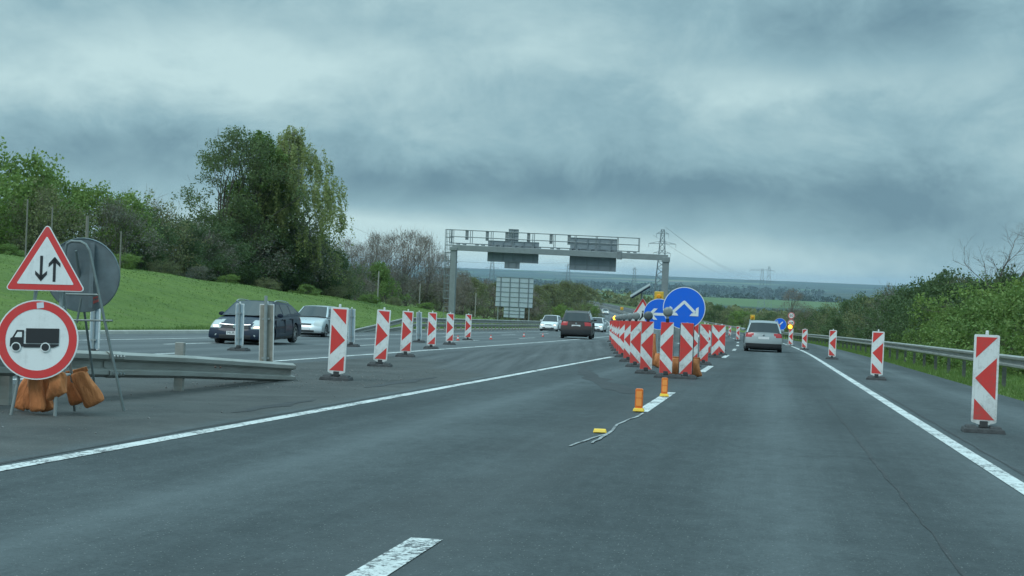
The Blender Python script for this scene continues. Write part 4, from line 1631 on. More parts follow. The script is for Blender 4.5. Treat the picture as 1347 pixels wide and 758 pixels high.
def arrow_poly(x0, z0, x1, z1, sw, hw, hl):
    """straight arrow from (x0,z0) to head at (x1,z1), polygon list of parts"""
    d = Vector((x1 - x0, z1 - z0))
    L_ = d.length
    d.normalize()
    n_ = Vector((-d.y, d.x))
    a = Vector((x0, z0))
    e_ = a + d * (L_ - sw * .9)
    tip = Vector((x1, z1))
    shaft = [a + n_ * sw / 2, a - n_ * sw / 2, e_ - n_ * sw / 2, e_ + n_ * sw / 2]
    bk_ = tip - d * hl
    th = sw * 1.15
    l1 = [tip, bk_ + n_ * hw, bk_ + n_ * hw - d * th * 1.2, tip - d * th * 1.7]
    l2 = [tip, bk_ - n_ * hw, bk_ - n_ * hw - d * th * 1.2, tip - d * th * 1.7]
    return [[tuple(q_) for q_ in P] for P in (shaft, l1, l2)]


# --- stand with the two-way traffic triangle and the no-lorries disc
Yt = 13.7
stand = thing('road_sign_stand', 'steel stand with two way traffic triangle above the round no lorries sign', 'road sign', put(-6.62, Yt), R(17))
p = at(58, 342, Yt) - Vector(stand.location)
rinv = Matrix.Rotation(-R(17), 4, 'Z')
ptri = rinv @ (at(62.5, 353, Yt) - Vector(stand.location))
pdis = rinv @ (at(51.5, 446.5, Yt) - Vector(stand.location))
for v_ in (ptri, pdis):
    v_.y = 0.0
tri = MB()
side = .755
tri.prism(rtri(side, .028), -.012, .012, 0)
tri.prism(rtri(side - .028, .022), -.0145, -.0125, 1)
tri.prism(rtri(side - .22, .008), -.017, -.015, 0)
# arrows
for P_ in arrow_poly(-.043, .118, -.043, -.128, .026, .055, .066):
    tri.prism(P_, -.0195, -.0175, 2)
for P_ in arrow_poly(.080, -.128, .080, .113, .026, .055, .066):
    tri.prism(P_, -.0195, -.0175, 2)
tp = tri.build('triangle_sign', [M_white, M_red, M_black, M_back], stand)
tp.location = ptri
tp.rotation_euler = (R(-4), R(-.5), 0)
dd = MB()
r0 = .383
disc(dd, r0, -.012, .012, 0)
dd.annulus(r0 - .088, r0 - .013, -.0145, mi=1)
dsg = dd.build('round_sign', [M_white, M_red], stand)
dsg.location = pdis
dsg.rotation_euler = (R(-4), R(-1), 0)
# lorry
lo = MB()
U = r0
Y0, Y1 = -.019, -.0165


def pr(P_, mi=0, y0=Y0, y1=Y1):
    lo.prism([(a * U, c * U) for a, c in P_], y0, y1, mi)


pr([(-.275, .285), (.53, .285), (.53, -.085), (-.275, -.085)])
pr([(-.325, .24), (-.50, .24), (-.60, .06), (-.65, .03), (-.66, -.17), (-.325, -.17)])
pr([(-.37, .19), (-.475, .19), (-.55, .06), (-.37, .06)], 1, -.0215, -.0195)
pr([(-.325, -.105), (.53, -.105), (.53, -.135), (.40, -.19), (-.325, -.19)])
for xx in (-.505, .205):
    disc(lo, .118 * U, -.0230, -.0200, 1, 24, xx * U, -.185 * U)
    disc(lo, .092 * U, -.0255, -.0235, 0, 24, xx * U, -.185 * U)
lo.build('lorry_symbol', [M_black, M_white], dsg)
# small white tape patch at the top of the ring
q_ = MB()
q_.prism([(-.01, r0 - .085), (.055, r0 - .075), (.05, r0 - .02), (-.015, r0 - .03)], -.0175, -.0155)
q_.build('tape', mat('tape', (.62, .66, .72), .5), dsg)
# stand frame
fr = MB()
foot_f = rinv @ (Vector(rp(14.9, -6.90)) - Vector(stand.location))
zz = 1.52
xa, xb = ptri.x - .19, ptri.x + .12
fr.tube([(xb + .00, .06, 0.0), (xb + .02, .07, zz - .28)], .018, 8)
fr.tube([(xa - .10, .06, .0), (xa + .10, .07, zz - .28)], .016, 8)
fr.tube([(xb + .10, .62, 0.0), (xb + .03, .10, 1.25)], .015, 8)
fr.tube([(xa - .05, .62, 0.0), (xa + .08, .10, 1.25)], .015, 8)
fr.tube([(xa - .05, .08, 1.05), (xb + .05, .08, 1.05)], .013, 6)
fr.tube([(xa - .06, .07, .38), (xb + .03, .07, .38)], .013, 6)
fr.tube([(xa - .02, .42, .38), (xb + .07, .42, .38)], .013, 6)
fr.tube([(xa - .06, .0, .38), (xa - .02, .42, .38)], .013, 6)
fr.tube([(xb + .03, .0, .38), (xb + .07, .42, .38)], .013, 6)
fr.build('frame', M_tube, stand, smooth=True)

# --- stand seen from behind with the grey disc
Yb = 14.85
st2 = thing('road_sign_stand', 'inverted U steel tube stand with the grey back of a round sign', 'road sign', put(-6.9, Yb), R(8))
r2 = Matrix.Rotation(-R(8), 4, 'Z')


def L2(px, py, Y=Yb):
    return r2 @ (at(px, py, Y) - Vector(st2.location))


fr = MB()
A_, B_ = L2(69, 543), L2(163, 541)
A_.z = B_.z = 0
fr.tube([A_, L2(86, 330), L2(88, 321), L2(94, 317.5), L2(106, 318), L2(113, 322), L2(118, 331), B_], .0155, 8)
fr.tube([L2(84, 387), L2(132, 388)], .012, 6)
fr.tube([L2(78, 421), L2(148, 422)], .012, 6)
fr.tube([L2(107, 392), L2(101, 425)], .012, 6)
bkleg = L2(100, 500) + Vector((0, .75, 0))
bkleg.z = 0
fr.tube([L2(100, 330), bkleg], .013, 6)
fr.build('frame', mat('dark_tube', (.17, .21, .21), .5, .4, var=.2, vscale=10), st2, smooth=True)
q_ = MB()
rr = .388
disc(q_, rr, .0, .012, 0)
q_.lathe([(rr, -.012), (rr + .004, -.004), (rr + .004, .016), (rr - .006, .02)], 'y', 48, 0)
disc(q_, rr - .01, .0125, .0145, 1)
M_disc = mat('grey_sign_back', (.17, .215, .235), .5, .2, var=.35, vscale=5)
ds = q_.build('round_sign', [M_disc, M_white], st2, smooth=True)
ds.location = L2(109, 362, Yb + .12)
ds.rotation_euler = (R(3), 0, R(0))
q_ = MB()
q_.prism([(.09, -.235), (.18, -.205), (.185, -.225), (.095, -.258)], -.003, -.001)
q_.prism([(.095, -.275), (.185, -.240), (.19, -.265), (.10, -.305)], -.003, -.001)
q_.build('sticker', mat('faded_red', (.42, .10, .09), .6), ds)
q_ = MB()
q_.prism(rrect(.045, -.34, .34, .01), -.02, -.004)
bb_ = q_.build('mounting_bar', M_disc, st2)
bb_.location = L2(121, 362, Yb + .10)


# --- sandbags hung over the stand
def sandbag(name, label, loc, size, rz=0, tilt=(0, 0), seed=0, group=None, top=.5):
    """sagging, gathered bag: narrow at top, fat at the bottom"""
    rn_ = random.Random(seed)
    nx, nz_ = 30, 12
    V_, F_ = [], []
    W2, D2, H2 = size[0] / 2, size[1] / 2, size[2]
    ph = rn_.random() * 6
    for j in range(nz_ + 1):
        v = j / nz_
        wfac = (top + (1 - top) * (1 - v) ** .8) * (1 if j > 0 else .80)
        dfac = (.30 + .70 * math.sin(math.pi * min(1, .15 + .8 * (1 - v)))) * (1 if j > 0 else .25)
        for i in range(nx):
            a = 2 * math.pi * i / nx
            ca, sa = math.cos(a), math.sin(a)
            sx = abs(ca) ** .6 * (1 if ca > 0 else -1)
            sy = abs(sa) ** .75 * (1 if sa > 0 else -1)
            wr = 1 + .10 * math.sin(3 * a + ph + 4 * v) * (v + .3) + .09 * math.sin(7 * a + ph * 2 + 1.5 * v) * (.35 + .65 * v) + rn_.uniform(-.02, .02)
            V_.append((sx * W2 * wfac * wr + .03 * math.sin(4 * v + ph), sy * D2 * dfac * wr, H2 * v + (.02 * sx if j == 0 else 0) - (.02 * abs(sx) if j == nz_ else 0)))
    for j in range(nz_):
        for i in range(nx):
            k2 = (i + 1) % nx
            F_.append((j * nx + i, j * nx + k2, (j + 1) * nx + k2, (j + 1) * nx + i))
    F_.append(tuple(range(nx))[::-1])
    F_.append(tuple(nz_ * nx + i for i in range(nx)))
    root = thing(name, label, 'sandbag', loc, rz, group)
    root.rotation_euler = (tilt[0], tilt[1], rz)
    mb_ = MB()
    mb_.add(V_, F_)
    o = mb_.build('body', M_bag, root, smooth=True, angle=70)
    sb = o.modifiers.new('sub', 'SUBSURF')
    sb.levels = sb.render_levels = 1
    # stitched seam flap at the top
    q2 = MB()
    q2.box((0, -D2 * .35, H2 * .97), (W2 * 2 * top * .98, .015, .05), rot=(.3, 0, 0))
    q2.build('flap', M_bag, root, bevel=.004)
    return root


GS = 'orange sandbags weighing down the sign stand'
bags = [((20, 547), 14.1, (.14, .11, .38), (0, .55), 'outermost left fanned out orange sandbag'),
        ((38, 549), 13.95, (.15, .11, .40), (0, .32), 'second fanned out orange sandbag from the left'),
        ((45, 549), 13.75, (.17, .12, .38), (0, .08), 'lowest crumpled orange sandbag below the round sign'),
        ((62, 545), 13.85, (.18, .13, .35), (0, -.08), 'bulging orange sandbag left of the front leg'),
        ((80, 522), 13.75, (.22, .15, .24), (.1, -.35), 'folded orange sandbag hung over the front leg'),
        ((97, 533), 14.2, (.16, .11, .33), (0, -.12), 'shaded brown orange sandbag right of the front leg'),
        ((106, 532), 14.35, (.16, .11, .34), (0, -.18), 'slim orange sandbag beside the large smooth one'),
        ((121, 535), 14.1, (.22, .12, .385), (.05, -.30), 'large smooth bright orange sandbag farthest right')]
for i, ((px, py), Y, sz, ti, lb) in enumerate(bags):
    p_ = at(px, py, Y)
    p_.z = max(p_.z, rz_(Y) + .03)
    sandbag('sandbag', lb, p_, sz, .15 * math.sin(i * 2), ti, seed=80 + i, group=GS, top=.62)


# --- blue signs of the lane closure
root_face = {}


def blue_sign(label, loc, r_, kind, rz, hc, base_name='road_sign', legs=True, post_h=None):
    root = thing('road_sign', label, 'road sign', loc, rz)
    q = MB()
    disc(q, r_, -.010, .010, 0)
    disc(q, r_ - r_ * .035, -.0125, -.0105, 1)
    disc(q, r_ - .01, .0105, .012, 2)
    if kind == 'split':
        arms = []
        for sgn in (-1, 1):
            top = Vector((0, .30 * r_))
            end = Vector((sgn * .60 * r_, -.28 * r_))
            d = (end - top).normalized()
            n_ = Vector((-d.y, d.x))
            hw = .065 * r_
            st1 = top - d * .09 * r_ * .0
            P = [st1 + n_ * hw, st1 - n_ * hw, end - d * .12 * r_ - n_ * hw, end - d * .12 * r_ + n_ * hw]
            off = -.0150 if sgn < 0 else -.0165
            q.prism([tuple(v_) for v_ in P], off, off + .0015, 0)
            # head: an L of two blades, one straight up and one level inward
            t_ = .14 * r_
            x1 = sgn * .68 * r_
            z1 = -.36 * r_
            x_in = sgn * (.68 - .40) * r_
            q.prism([(x1, z1), (x1, z1 + .44 * r_), (x1 - sgn * t_ * .9, z1 + .36 * r_), (x1 - sgn * t_, z1 + t_), ], off - .003, off - .0015, 0)
            q.prism([(x1, z1), (x1 - sgn * t_, z1 + t_), (x_in + sgn * .08 * r_, z1 + t_ * .95), (x_in - sgn * .02 * r_, z1)], off - .003, off - .0015, 0)
        q.prism([(-.085 * r_, .285 * r_), (0, .37 * r_), (.085 * r_, .285 * r_), (0, .20 * r_)], -.0200, -.0185, 0)
    elif kind == 'left':
        hw = .085 * r_
        q.prism([(-.45 * r_, hw), (-.45 * r_, -hw), (.62 * r_, -hw), (.62 * r_, hw)], -.0150, -.0135, 0)
        for sg in (-1, 1):
            q.prism([(-.66 * r_, 0), (-.34 * r_, sg * .36 * r_), (-.10 * r_, sg * .36 * r_), (-.42 * r_, 0)], -.0185 - .002 * (sg > 0), -.0170 - .002 * (sg > 0), 0)
    elif kind == 'downleft':
        d = Vector((-.70, -.72)).normalized()
        n_ = Vector((-d.y, d.x))
        a = -d * .62 * r_
        e_ = d * .45 * r_
        hw = .08 * r_
        q.prism([tuple(a + n_ * hw), tuple(a - n_ * hw), tuple(e_ - n_ * hw), tuple(e_ + n_ * hw)], -.0150, -.0135, 0)
        q.prism([(-.52 * r_, -.52 * r_), (-.52 * r_, -.05 * r_), (-.36 * r_, -.2 * r_), (-.36 * r_, -.36 * r_), (-.2 * r_, -.36 * r_), (-.05 * r_, -.52 * r_)], -.0185, -.0170, 0)
    f = q.build('sign_face', [M_white, M_blue, M_back], root)
    f.location = (0, 0, hc)
    root_face[root.name] = f
    q = MB()
    if legs:
        q.tube([(-.22, .03, 0), (-.20, .03, hc)], .018, 6)
        q.tube([(.22, .03, 0), (.20, .03, hc)], .018, 6)
        q.tube([(-.22, .7, 0), (-.20, .06, hc - .25)], .016, 6)
        q.tube([(.22, .7, 0), (.20, .06, hc - .25)], .016, 6)
        q.tube([(-.23, .03, .35), (.23, .03, .35)], .014, 6)
        q.tube([(-.21, .03, hc - .1), (.21, .03, hc - .1)], .014, 6)
    else:
        q.tube([(0, .035, 0), (0, .035, hc + .2)], .03, 8)
        q.box((0, .03, .05), (.5, .4, .1))
    q.build('frame', M_tube, root, smooth=True)
    return root


big = blue_sign('large round blue sign with white arrows splitting left and right', put(float(at(900, 405, 33.2).x), 33.2), .46, 'split', R(2), 1.12 + .41)
zc = at(900, 405.5, 33.2).z - rz_(33.2)
root_face[big.name].location.z = zc
sm = blue_sign('smaller round blue sign with a white arrow pointing left', put(float(at(867, 413, 41).x), 41), .42, 'left', R(2), 1.4)
root_face[sm.name].location.z = at(867, 413.5, 41).z - rz_(41)

# sandbags around the front beacons
GS2 = 'orange sandbags on the feet of the blue sign stand'
for i, (px, py, Y, sz, ti, lb) in enumerate(((889, 496.5, 33.05, (.30, .26, .42), (0, 0), 'upright orange sandbag left of the black edged beacon'),
                                             (915, 498.5, 33.0, (.26, .26, .42), (0, -.06), 'upright orange sandbag right of the black edged beacon'),
                                             (863, 474, 39.5, (.30, .22, .34), (0, .5), 'slumped orange sandbag between the two beacons with grey lamps'))):
    p_ = at(px, py, Y)
    p_.z = rz_(Y) + .02
    sandbag('sandbag', lb, p_, sz, 0, ti, seed=95 + i, group=GS2, top=.85)
p_ = at(861, 472, 40.3)
p_.z = rz_(40.3) + .02
sandbag('sandbag', 'tall crumpled yellowish sandbag hanging on the small blue sign stand', p_, (.22, .2, .85), .3, (0, -.06), seed=99, group=GS2, top=.45)

# --- roadworks triangle with solar panel mast and amber lamp box
Yw = 52.0
rw = thing('road_sign', 'red bordered roadworks triangle below a solar panel mast', 'road sign', put(float(at(846, 440, Yw).x), Yw), R(2))


def LW(px, py, Y=Yw):
    return Matrix.Rotation(-R(2), 4, 'Z') @ (at(px, py, Y) - Vector(rw.location))


q = MB()
sd = 1.02
q.prism(rtri(sd, .04), -.012, .012, 0)
q.prism(rtri(sd - .03, .035), -.0145, -.0125, 1)
q.prism(rtri(sd - .27, .01), -.017, -.015, 0)
q.prism([(-.02, .05), (.03, .05), (.07, -.05), (.02, -.09), (-.07, -.2), (-.12, -.2), (-.04, -.08)], -.020, -.018, 2)
q.prism([(.03, .03), (.15, -.03), (.14, -.06), (.03, -.01)], -.0225, -.0205, 2)
q.prism([(.08, -.2), (.25, -.2), (.16, -.09)], -.020, -.018, 2)
disc(q, .038, -.020, -.018, 2, 16, .02, .10)
f = q.build('triangle_sign', [M_white, M_red, M_black], rw)
f.location = LW(845, 414)
q = MB()
pb = LW(843.5, 440)
q.tube([(pb.x, .05, 0), (LW(844, 395).x, .05, LW(844, 385).z)], .035, 8)
q.box((pb.x, .1, .08), (.7, .6, .16))
q.build('mast', M_tube, rw, smooth=True)
q = MB()
a_, b_ = LW(830.5, 390), LW(855, 375)
mid = (a_ + b_) / 2
ang = math.atan2(b_.z - a_.z, b_.x - a_.x)
q.box((mid.x, .05, mid.z - .03), ((b_ - a_).length, .5, .05), rot=(R(8), -ang, 0))
q.build('solar_panel', mat('solar_panel', (.03, .05, .08), .2, var=.1), rw)
q = MB()
q.box((mid.x - .015, .05, mid.z + .008), ((b_ - a_).length + .04, .54, .022), rot=(R(8), -ang, 0))
q.build('panel_frame', M_galv, rw)


def amber_box(label, px, py, Y, w_=.34, lit=False, base=None):
    root = thing('warning_lamp', label, 'warning lamp', put(float(at(px, py, Y).x), Y))
    zc_ = at(px, py, Y).z - rz_(Y)
    q = MB()
    q.box((0, 0, zc_), (w_, .16, w_ * 1.05))
    bx = q.build('housing', mat('amber_housing', (.66, .42, .05), .5, var=.2, vscale=10), root, bevel=.02)
    q = MB()
    q.lathe([(0, -.05), (w_ * .2, -.045), (w_ * .27, -.02), (w_ * .28, 0)], 'y', 16, 0, (0, -.08, zc_))
    q.build('lens', M_amber if lit else mat('amber_lens', (.75, .30, .02), .3), bx, smooth=True)
    q = MB()
    q.tube([(0, .04, 0), (0, .04, zc_)], .03, 8)
    q.box((0, .04, .05), (.5, .4, .10))
    q.build('post', M_tube, root, smooth=True)
    return root


amber_box('yellow lamp box on a post behind the small blue sign', 867, 390, 50, .30)
amber_box('yellow lamp box on a post behind the silver car', 990, 417.5, 100, .30)
amber_box('small yellow lamp box beside the guardrail of the far bend', 818, 406, 210, .42)

# --- blue arrow sign, lit amber lamps and speed limit signs ahead of the silver car
Yf = 112
f1 = blue_sign('round blue sign with a white arrow down left beyond the silver car', put(float(at(1026, 427, Yf).x), Yf), .46, 'downleft', R(1), 1.3, legs=False)
root_face[f1.name].location.z = at(1026.5, 427, Yf).z - rz_(Yf)


def flash_lamp(label, px, py, Y, r_):
    root = thing('warning_lamp', label, 'warning lamp', put(float(at(px, py, Y).x), Y))
    zc_ = at(px, py, Y).z - rz_(Y)
    q = MB()
    q.lathe([(0, -.05), (r_ * .6, -.045), (r_ * .95, -.02), (r_, 0), (r_ * .9, .04), (0, .045)], 'y', 20, 0, (0, 0, zc_))
    q.build('lens', mat('amber_lamp_bright', (.9, .5, .05), .3, emit=(1.0, .50, .03), estr=3.2), root, smooth=True)
    q = MB()
    q.lathe([(r_ * .97, -.01), (r_ * 1.45, -.01), (r_ * 1.45, .05), (0, .055)], 'y', 20, 0, (0, 0, zc_))
    q.build('housing', mat('orange_housing', (.50, .16, .02), .5), root, smooth=True)
    q = MB()
    q.tube([(0, .06, 0), (0, .06, zc_)], .03, 8)
    q.box((0, .04, .05), (.5, .4, .10))
    q.build('post', M_tube, root, smooth=True)
    return root


flash_lamp('lit amber warning lamp at the lower left of the far blue sign', 1022.5, 429.5, 104, .14)
flash_lamp('lit amber warning lamp below the speed limit signs', 1039.5, 430, 104, .14)
sp = thing('road_sign', 'post with two round red bordered speed limit signs', 'road sign', put(float(at(1041, 415, 118).x), 118))
for k_, (py, r_, txt) in enumerate(((415.3, .25, '60'), (424.8, .27, '60'))):
    zc_ = at(1041, py, 118).z - rz_(118)
    q = MB()
    disc(q, r_, -.01, .01, 0)
    q.annulus(r_ * .76, r_ * .97, -.0125, mi=1)
    f = q.build('round_sign', [M_white, M_red], sp)
    f.location = (0, 0, zc_)
    if k_ == 0:
        cu = bpy.data.curves.new('number', 'FONT')
        cu.body = txt
        cu.size = r_ * 1.15
        cu.align_x = 'CENTER'
        cu.align_y = 'CENTER'
        tmp = bpy.data.objects.new('number', cu)
        COL.objects.link(tmp)
        dg = bpy.context.evaluated_depsgraph_get()
        mm = bpy.data.meshes.new_from_object(tmp.evaluated_get(dg))
        bpy.data.objects.remove(tmp)
        mm.materials.clear()
        mm.materials.append(M_black)
        no = bpy.data.objects.new('number', mm)
        COL.objects.link(no)
        no.parent = f
        no.rotation_euler = (R(90), 0, 0)
        no.location = (0, -.014, 0)
    else:
        # two small car shapes side by side: no overtaking
        q = MB()
        for sx, mi in ((-.085, 1), (.085, 0)):
            q.prism([(sx - .06, -.05), (sx + .06, -.05), (sx + .06, .01), (sx + .04, .05), (sx - .04, .05), (sx - .06, .01)], -.015, -.0135, mi)
        q.build('car_symbols', [M_black, M_red], f)
q = MB()
q.tube([(0, .05, 0), (0, .05, at(1041, 411, 118).z - rz_(118))], .03, 8)
q.box((0, .04, .05), (.5, .4, .10))
q.build('post', M_tube, sp, smooth=True)

# small far triangular sign above the wood edge
ft = thing('road_sign', 'tiny white and red triangle sign in front of the far wood', 'road sign', put(float(at(772, 392, 420).x), 420))
ztc = at(772, 391, 420).z - rz_(420)
q = MB()
q.prism(rtri(1.9, .06), -.02, .02, 0)
q.prism(rtri(1.84, .06), -.025, -.022, 1)
q.prism(rtri(1.35, .02), -.03, -.027, 0)
f = q.build('triangle_sign', [M_white, M_red], ft)
f.location = (0, 0, ztc)
q = MB()
q.tube([(0, .05, 0), (0, .05, ztc)], .06, 8)
q.build('post', M_galv, ft)

# ------------------------------------------------------------------ gantry
YG = 120.0
gan = thing('sign_gantry', 'grey steel sign gantry spanning the oncoming carriageway', 'gantry', (0, 0, 0))


def G(px, py, dy=0.0):
    return at(px, py, YG + dy)


M_gan = mat('gantry_steel', (.25, .29, .30), .5, .35, var=.2, vscale=2)
M_gan_d = mat('gantry_steel_dark', (.20, .235, .25), .55, .2, var=.2, vscale=2)
Ltop, Rtop = G(597.5, 326.5), G(876, 340)
xl, xr = Ltop.x, Rtop.x
zl, zr_t = Ltop.z, Rtop.z
q = MB()
q.box((xl, YG, (zl + gz(xl, YG)) / 2 - .3), (.46, .46, zl - gz(xl, YG) + .3))
q.box((xl, YG, zl - .05), (.62, .62, .28))
q.build('post', M_gan, gan, bevel=.02)
q = MB()
q.box((xr, YG, (zr_t + rz_(YG)) / 2 - .2), (.50, .46, zr_t - rz_(YG) + .2))
q.box((xr, YG, zr_t - .1), (.62, .62, .40))
q.build('post', M_gan, gan, bevel=.02)
q = MB()
ang = math.atan2(zr_t - zl, xr - xl)
q.box(((xl + xr) / 2, YG, (zl + zr_t) / 2 + .05), (xr - xl + .3, .48, .46), rot=(0, -ang, 0))
q.build('beam', M_gan, gan, bevel=.02)


def gl_line(x):
    return zl + (zr_t - zl) * (x - xl) / (xr - xl)


# walkway and railing on the far side of the beam
x0r, x1r = G(590, 318).x, G(839, 334).x
q = MB()
q.box(((x0r + x1r) / 2, YG + .85, gl_line((x0r + x1r) / 2) + .42), (x1r - x0r, .9, .06), rot=(0, -ang, 0))
q.build('walkway', M_gan_d, gan)
nb = 30
for i in range(nb):
    x = x0r + (x1r - x0r) * (i + .5) / nb
    if i % 3 and x > xl:
        q = MB()
        q.box((x, YG + .2, gl_line(x) + .36), (.22, .5, .12), rot=(0, -ang, 0))
        q.build('bracket', M_gan_d, gan)
q = MB()
for yy in (YG + .42, YG + 1.28):
    for hh in (.95, 1.5):
        q.tube([(x0r, yy, gl_line(x0r) + hh), (x1r, yy, gl_line(x1r) + hh)], .032, 6)
    for i in range(10):
        x = x0r + (x1r - x0r) * i / 9
        q.tube([(x, yy, gl_line(x) + .4), (x, yy, gl_line(x) + 1.5)], .030, 6)
for x in (x0r, x1r):
    for hh in (.95, 1.5):
        q.tube([(x, YG + .42, gl_line(x) + hh), (x, YG + 1.28, gl_line(x) + hh)], .03, 6)
q.build('railing', M_gan, gan, smooth=True)
for i in range(6):
    px = (610, 637, 663, 692, 722, 746)[i]
    x = G(px, 310).x
    q = MB()
    q.box((x, YG + 1.34, gl_line(x) + 1.10), (.26, .03, .75))
    q.build('panel_plate', M_gan, gan)
# ladder cage on the left
q = MB()
xc = G(587.5, 360).x
zt = gl_line(x0r) + 1.5
zb = gz(xc, YG) + 2.2
for a in range(7):
    an = 2 * math.pi * a / 7
    q.tube([(xc + .36 * math.cos(an), YG + .6 + .36 * math.sin(an), zb), (xc + .36 * math.cos(an), YG + .6 + .36 * math.sin(an), zt)], .016, 4)
z_ = zb
while z_ < zt:
    q.tube([(xc + .36 * math.cos(2 * math.pi * a / 12), YG + .6 + .36 * math.sin(2 * math.pi * a / 12), z_) for a in range(13)], .018, 4, cap=False)
    z_ += .62
for dx_ in (-.2, .2):
    q.tube([(xc + dx_, YG + .3, gz(xc, YG)), (xc + dx_, YG + .3, zt)], .02, 4)
z_ = gz(xc, YG) + .3
while z_ < zt:
    q.tube([(xc - .2, YG + .3, z_), (xc + .2, YG + .3, z_)], .014, 4)
    z_ += .31
q.build('ladder', M_gan, gan)
# clamp on the beam
q = MB()
pc_ = G(815, 336)
q.box((pc_.x, YG, gl_line(pc_.x) + .05), (.36, .60, .62))
q.build('clamp', M_gan_d, gan, bevel=.02)


def sign_back(name, parent, x0, x1, z0, z1, y, nv, nh_, m_=None, slope=0.0):
    q = MB()
    q.box(((x0 + x1) / 2, y, (z0 + z1) / 2), (x1 - x0, .04, z1 - z0), rot=(0, -slope, 0))
    o = q.build(name, m_ or M_signback, parent)
    q = MB()
    for i in range(nv):
        x = x0 + (x1 - x0) * (i + .5) / nv
        q.box((x, y - .055, (z0 + z1) / 2 + math.tan(slope) * (x - (x0 + x1) / 2)), (.09, .07, (z1 - z0) * .99))
    q.build('rib', m_rib, o)
    q = MB()
    for i in range(nh_ + 1):
        z = z0 + (z1 - z0) * i / nh_
        q.box(((x0 + x1) / 2, y - .035, z), (x1 - x0, .05, .05), rot=(0, -slope, 0))
    q.build('rail', m_rib, o)
    return o


M_signback = mat('aluminium_sign_back', (.21, .255, .285), .5, .2, var=.12, vscale=2)
M_signback_l = mat('aluminium_sign_back_light', (.40, .49, .54), .5, .1, var=.12, vscale=2)
m_rib = mat('aluminium_rib', (.17, .21, .235), .5, .3)
ys = YG + .45
for (xa_, ya_, xb_, yb_, nv, nh_) in ((641, 318, 710, 345, 5, 3), (669, 302, 682.5, 318, 1, 2), (663.5, 343.5, 684, 353, 2, 1), (750, 314, 812, 356, 4, 6)):
    A = G((xa_ + xb_) / 2, ya_, .45)
    Bm = G((xa_ + xb_) / 2, yb_, .45)
    wdt = (xb_ - xa_) / 2000 * (YG + .45)
    yy = ys + (.06 if nv == 1 else .03 if nv == 2 else 0)
    sign_back('sign_panel', gan, A.x - wdt / 2, A.x + wdt / 2, Bm.z, A.z, yy, nv, nh_, slope=ang * .6)

# --- roadside sign seen from behind
YS = 165.0
rsg = thing('road_sign', 'large pale blue grey back of a roadside direction sign on posts', 'road sign', (0, 0, 0))
for (xa_, ya_, xb_, yb_, nv, nh_) in ((652.5, 365.5, 702.5, 404, 4, 6), (662.5, 404.5, 690.5, 418, 2, 3)):
    A = at((xa_ + xb_) / 2, ya_, YS)
    Bm = at((xa_ + xb_) / 2, yb_, YS)
    wdt = (xb_ - xa_) / 2000 * YS
    sign_back('sign_panel', rsg, A.x - wdt / 2, A.x + wdt / 2, Bm.z, A.z, YS + (.03 if nv == 2 else 0), nv, nh_, M_signback_l, slope=-.012)
q_ = None
for px in (655, 682, 696):
    x = at(px, 400, YS).x
    q = MB()
    q.tube([(x, YS + .1, gz(x, YS) - .2), (x, YS + .1, at(px, 372, YS).z)], .07, 6)
    q.build('post', M_galv, rsg)


# ------------------------------------------------------------------ pylons and power lines
def pylon(label, x, y, ztop, hgt, thick, arms=((.95, 4.5), (.78, 9.5), (.62, 6.5)), wide=None, group='electricity pylons'):
    root = thing('electricity_pylon', label, 'pylon', (x, y, ztop - hgt), 0, group)
    wb = wide or hgt * .16
    q = MB()
    lv = [0, .12, .24, .35, .45, .54, .62, .70, .78, .86, .93, 1.0]

    def hw(u):
        return wb / 2 * (1 - u) ** 1.0 * .9 + hgt * .014 + wb * .02

    for i in range(len(lv) - 1):
        a, c = lv[i], lv[i + 1]
        za, zc_ = a * hgt, c * hgt
        ha, hc_ = hw(a), hw(c)
        ca = [(-ha, -ha, za), (ha, -ha, za), (ha, ha, za), (-ha, ha, za)]
        cc_ = [(-hc_, -hc_, zc_), (hc_, -hc_, zc_), (hc_, hc_, zc_), (-hc_, hc_, zc_)]
        for j in range(4):
            k2 = (j + 1) % 4
            q.bar(ca[j], cc_[j], thick)
            q.bar(ca[j], cc_[k2], thick * .6)
            q.bar(ca[k2], cc_[j], thick * .6)
            q.bar(cc_[j], cc_[k2], thick * .6)
    q.build('tower', M_pyl, root)
    for u, l in arms:
        q = MB()
        z = u * hgt
        for sg in (-1, 1):
            q.bar((0, -.3, z), (sg * l, 0, z), thick * .8)
            q.bar((0, 0, z + hgt * .035), (sg * l, 0, z), thick * .6)
            for t_ in (.35, .7):
                q.bar((sg * l * t_, 0, z), (sg * l * (t_ - .15), 0, z + hgt * .035 * (1 - t_ + .15)), thick * .4)
            q.bar((sg * l, 0, z), (sg * l, 0, z - hgt * .045), thick * .5)
        q.build('cross_arm', M_pyl, root)
    return root


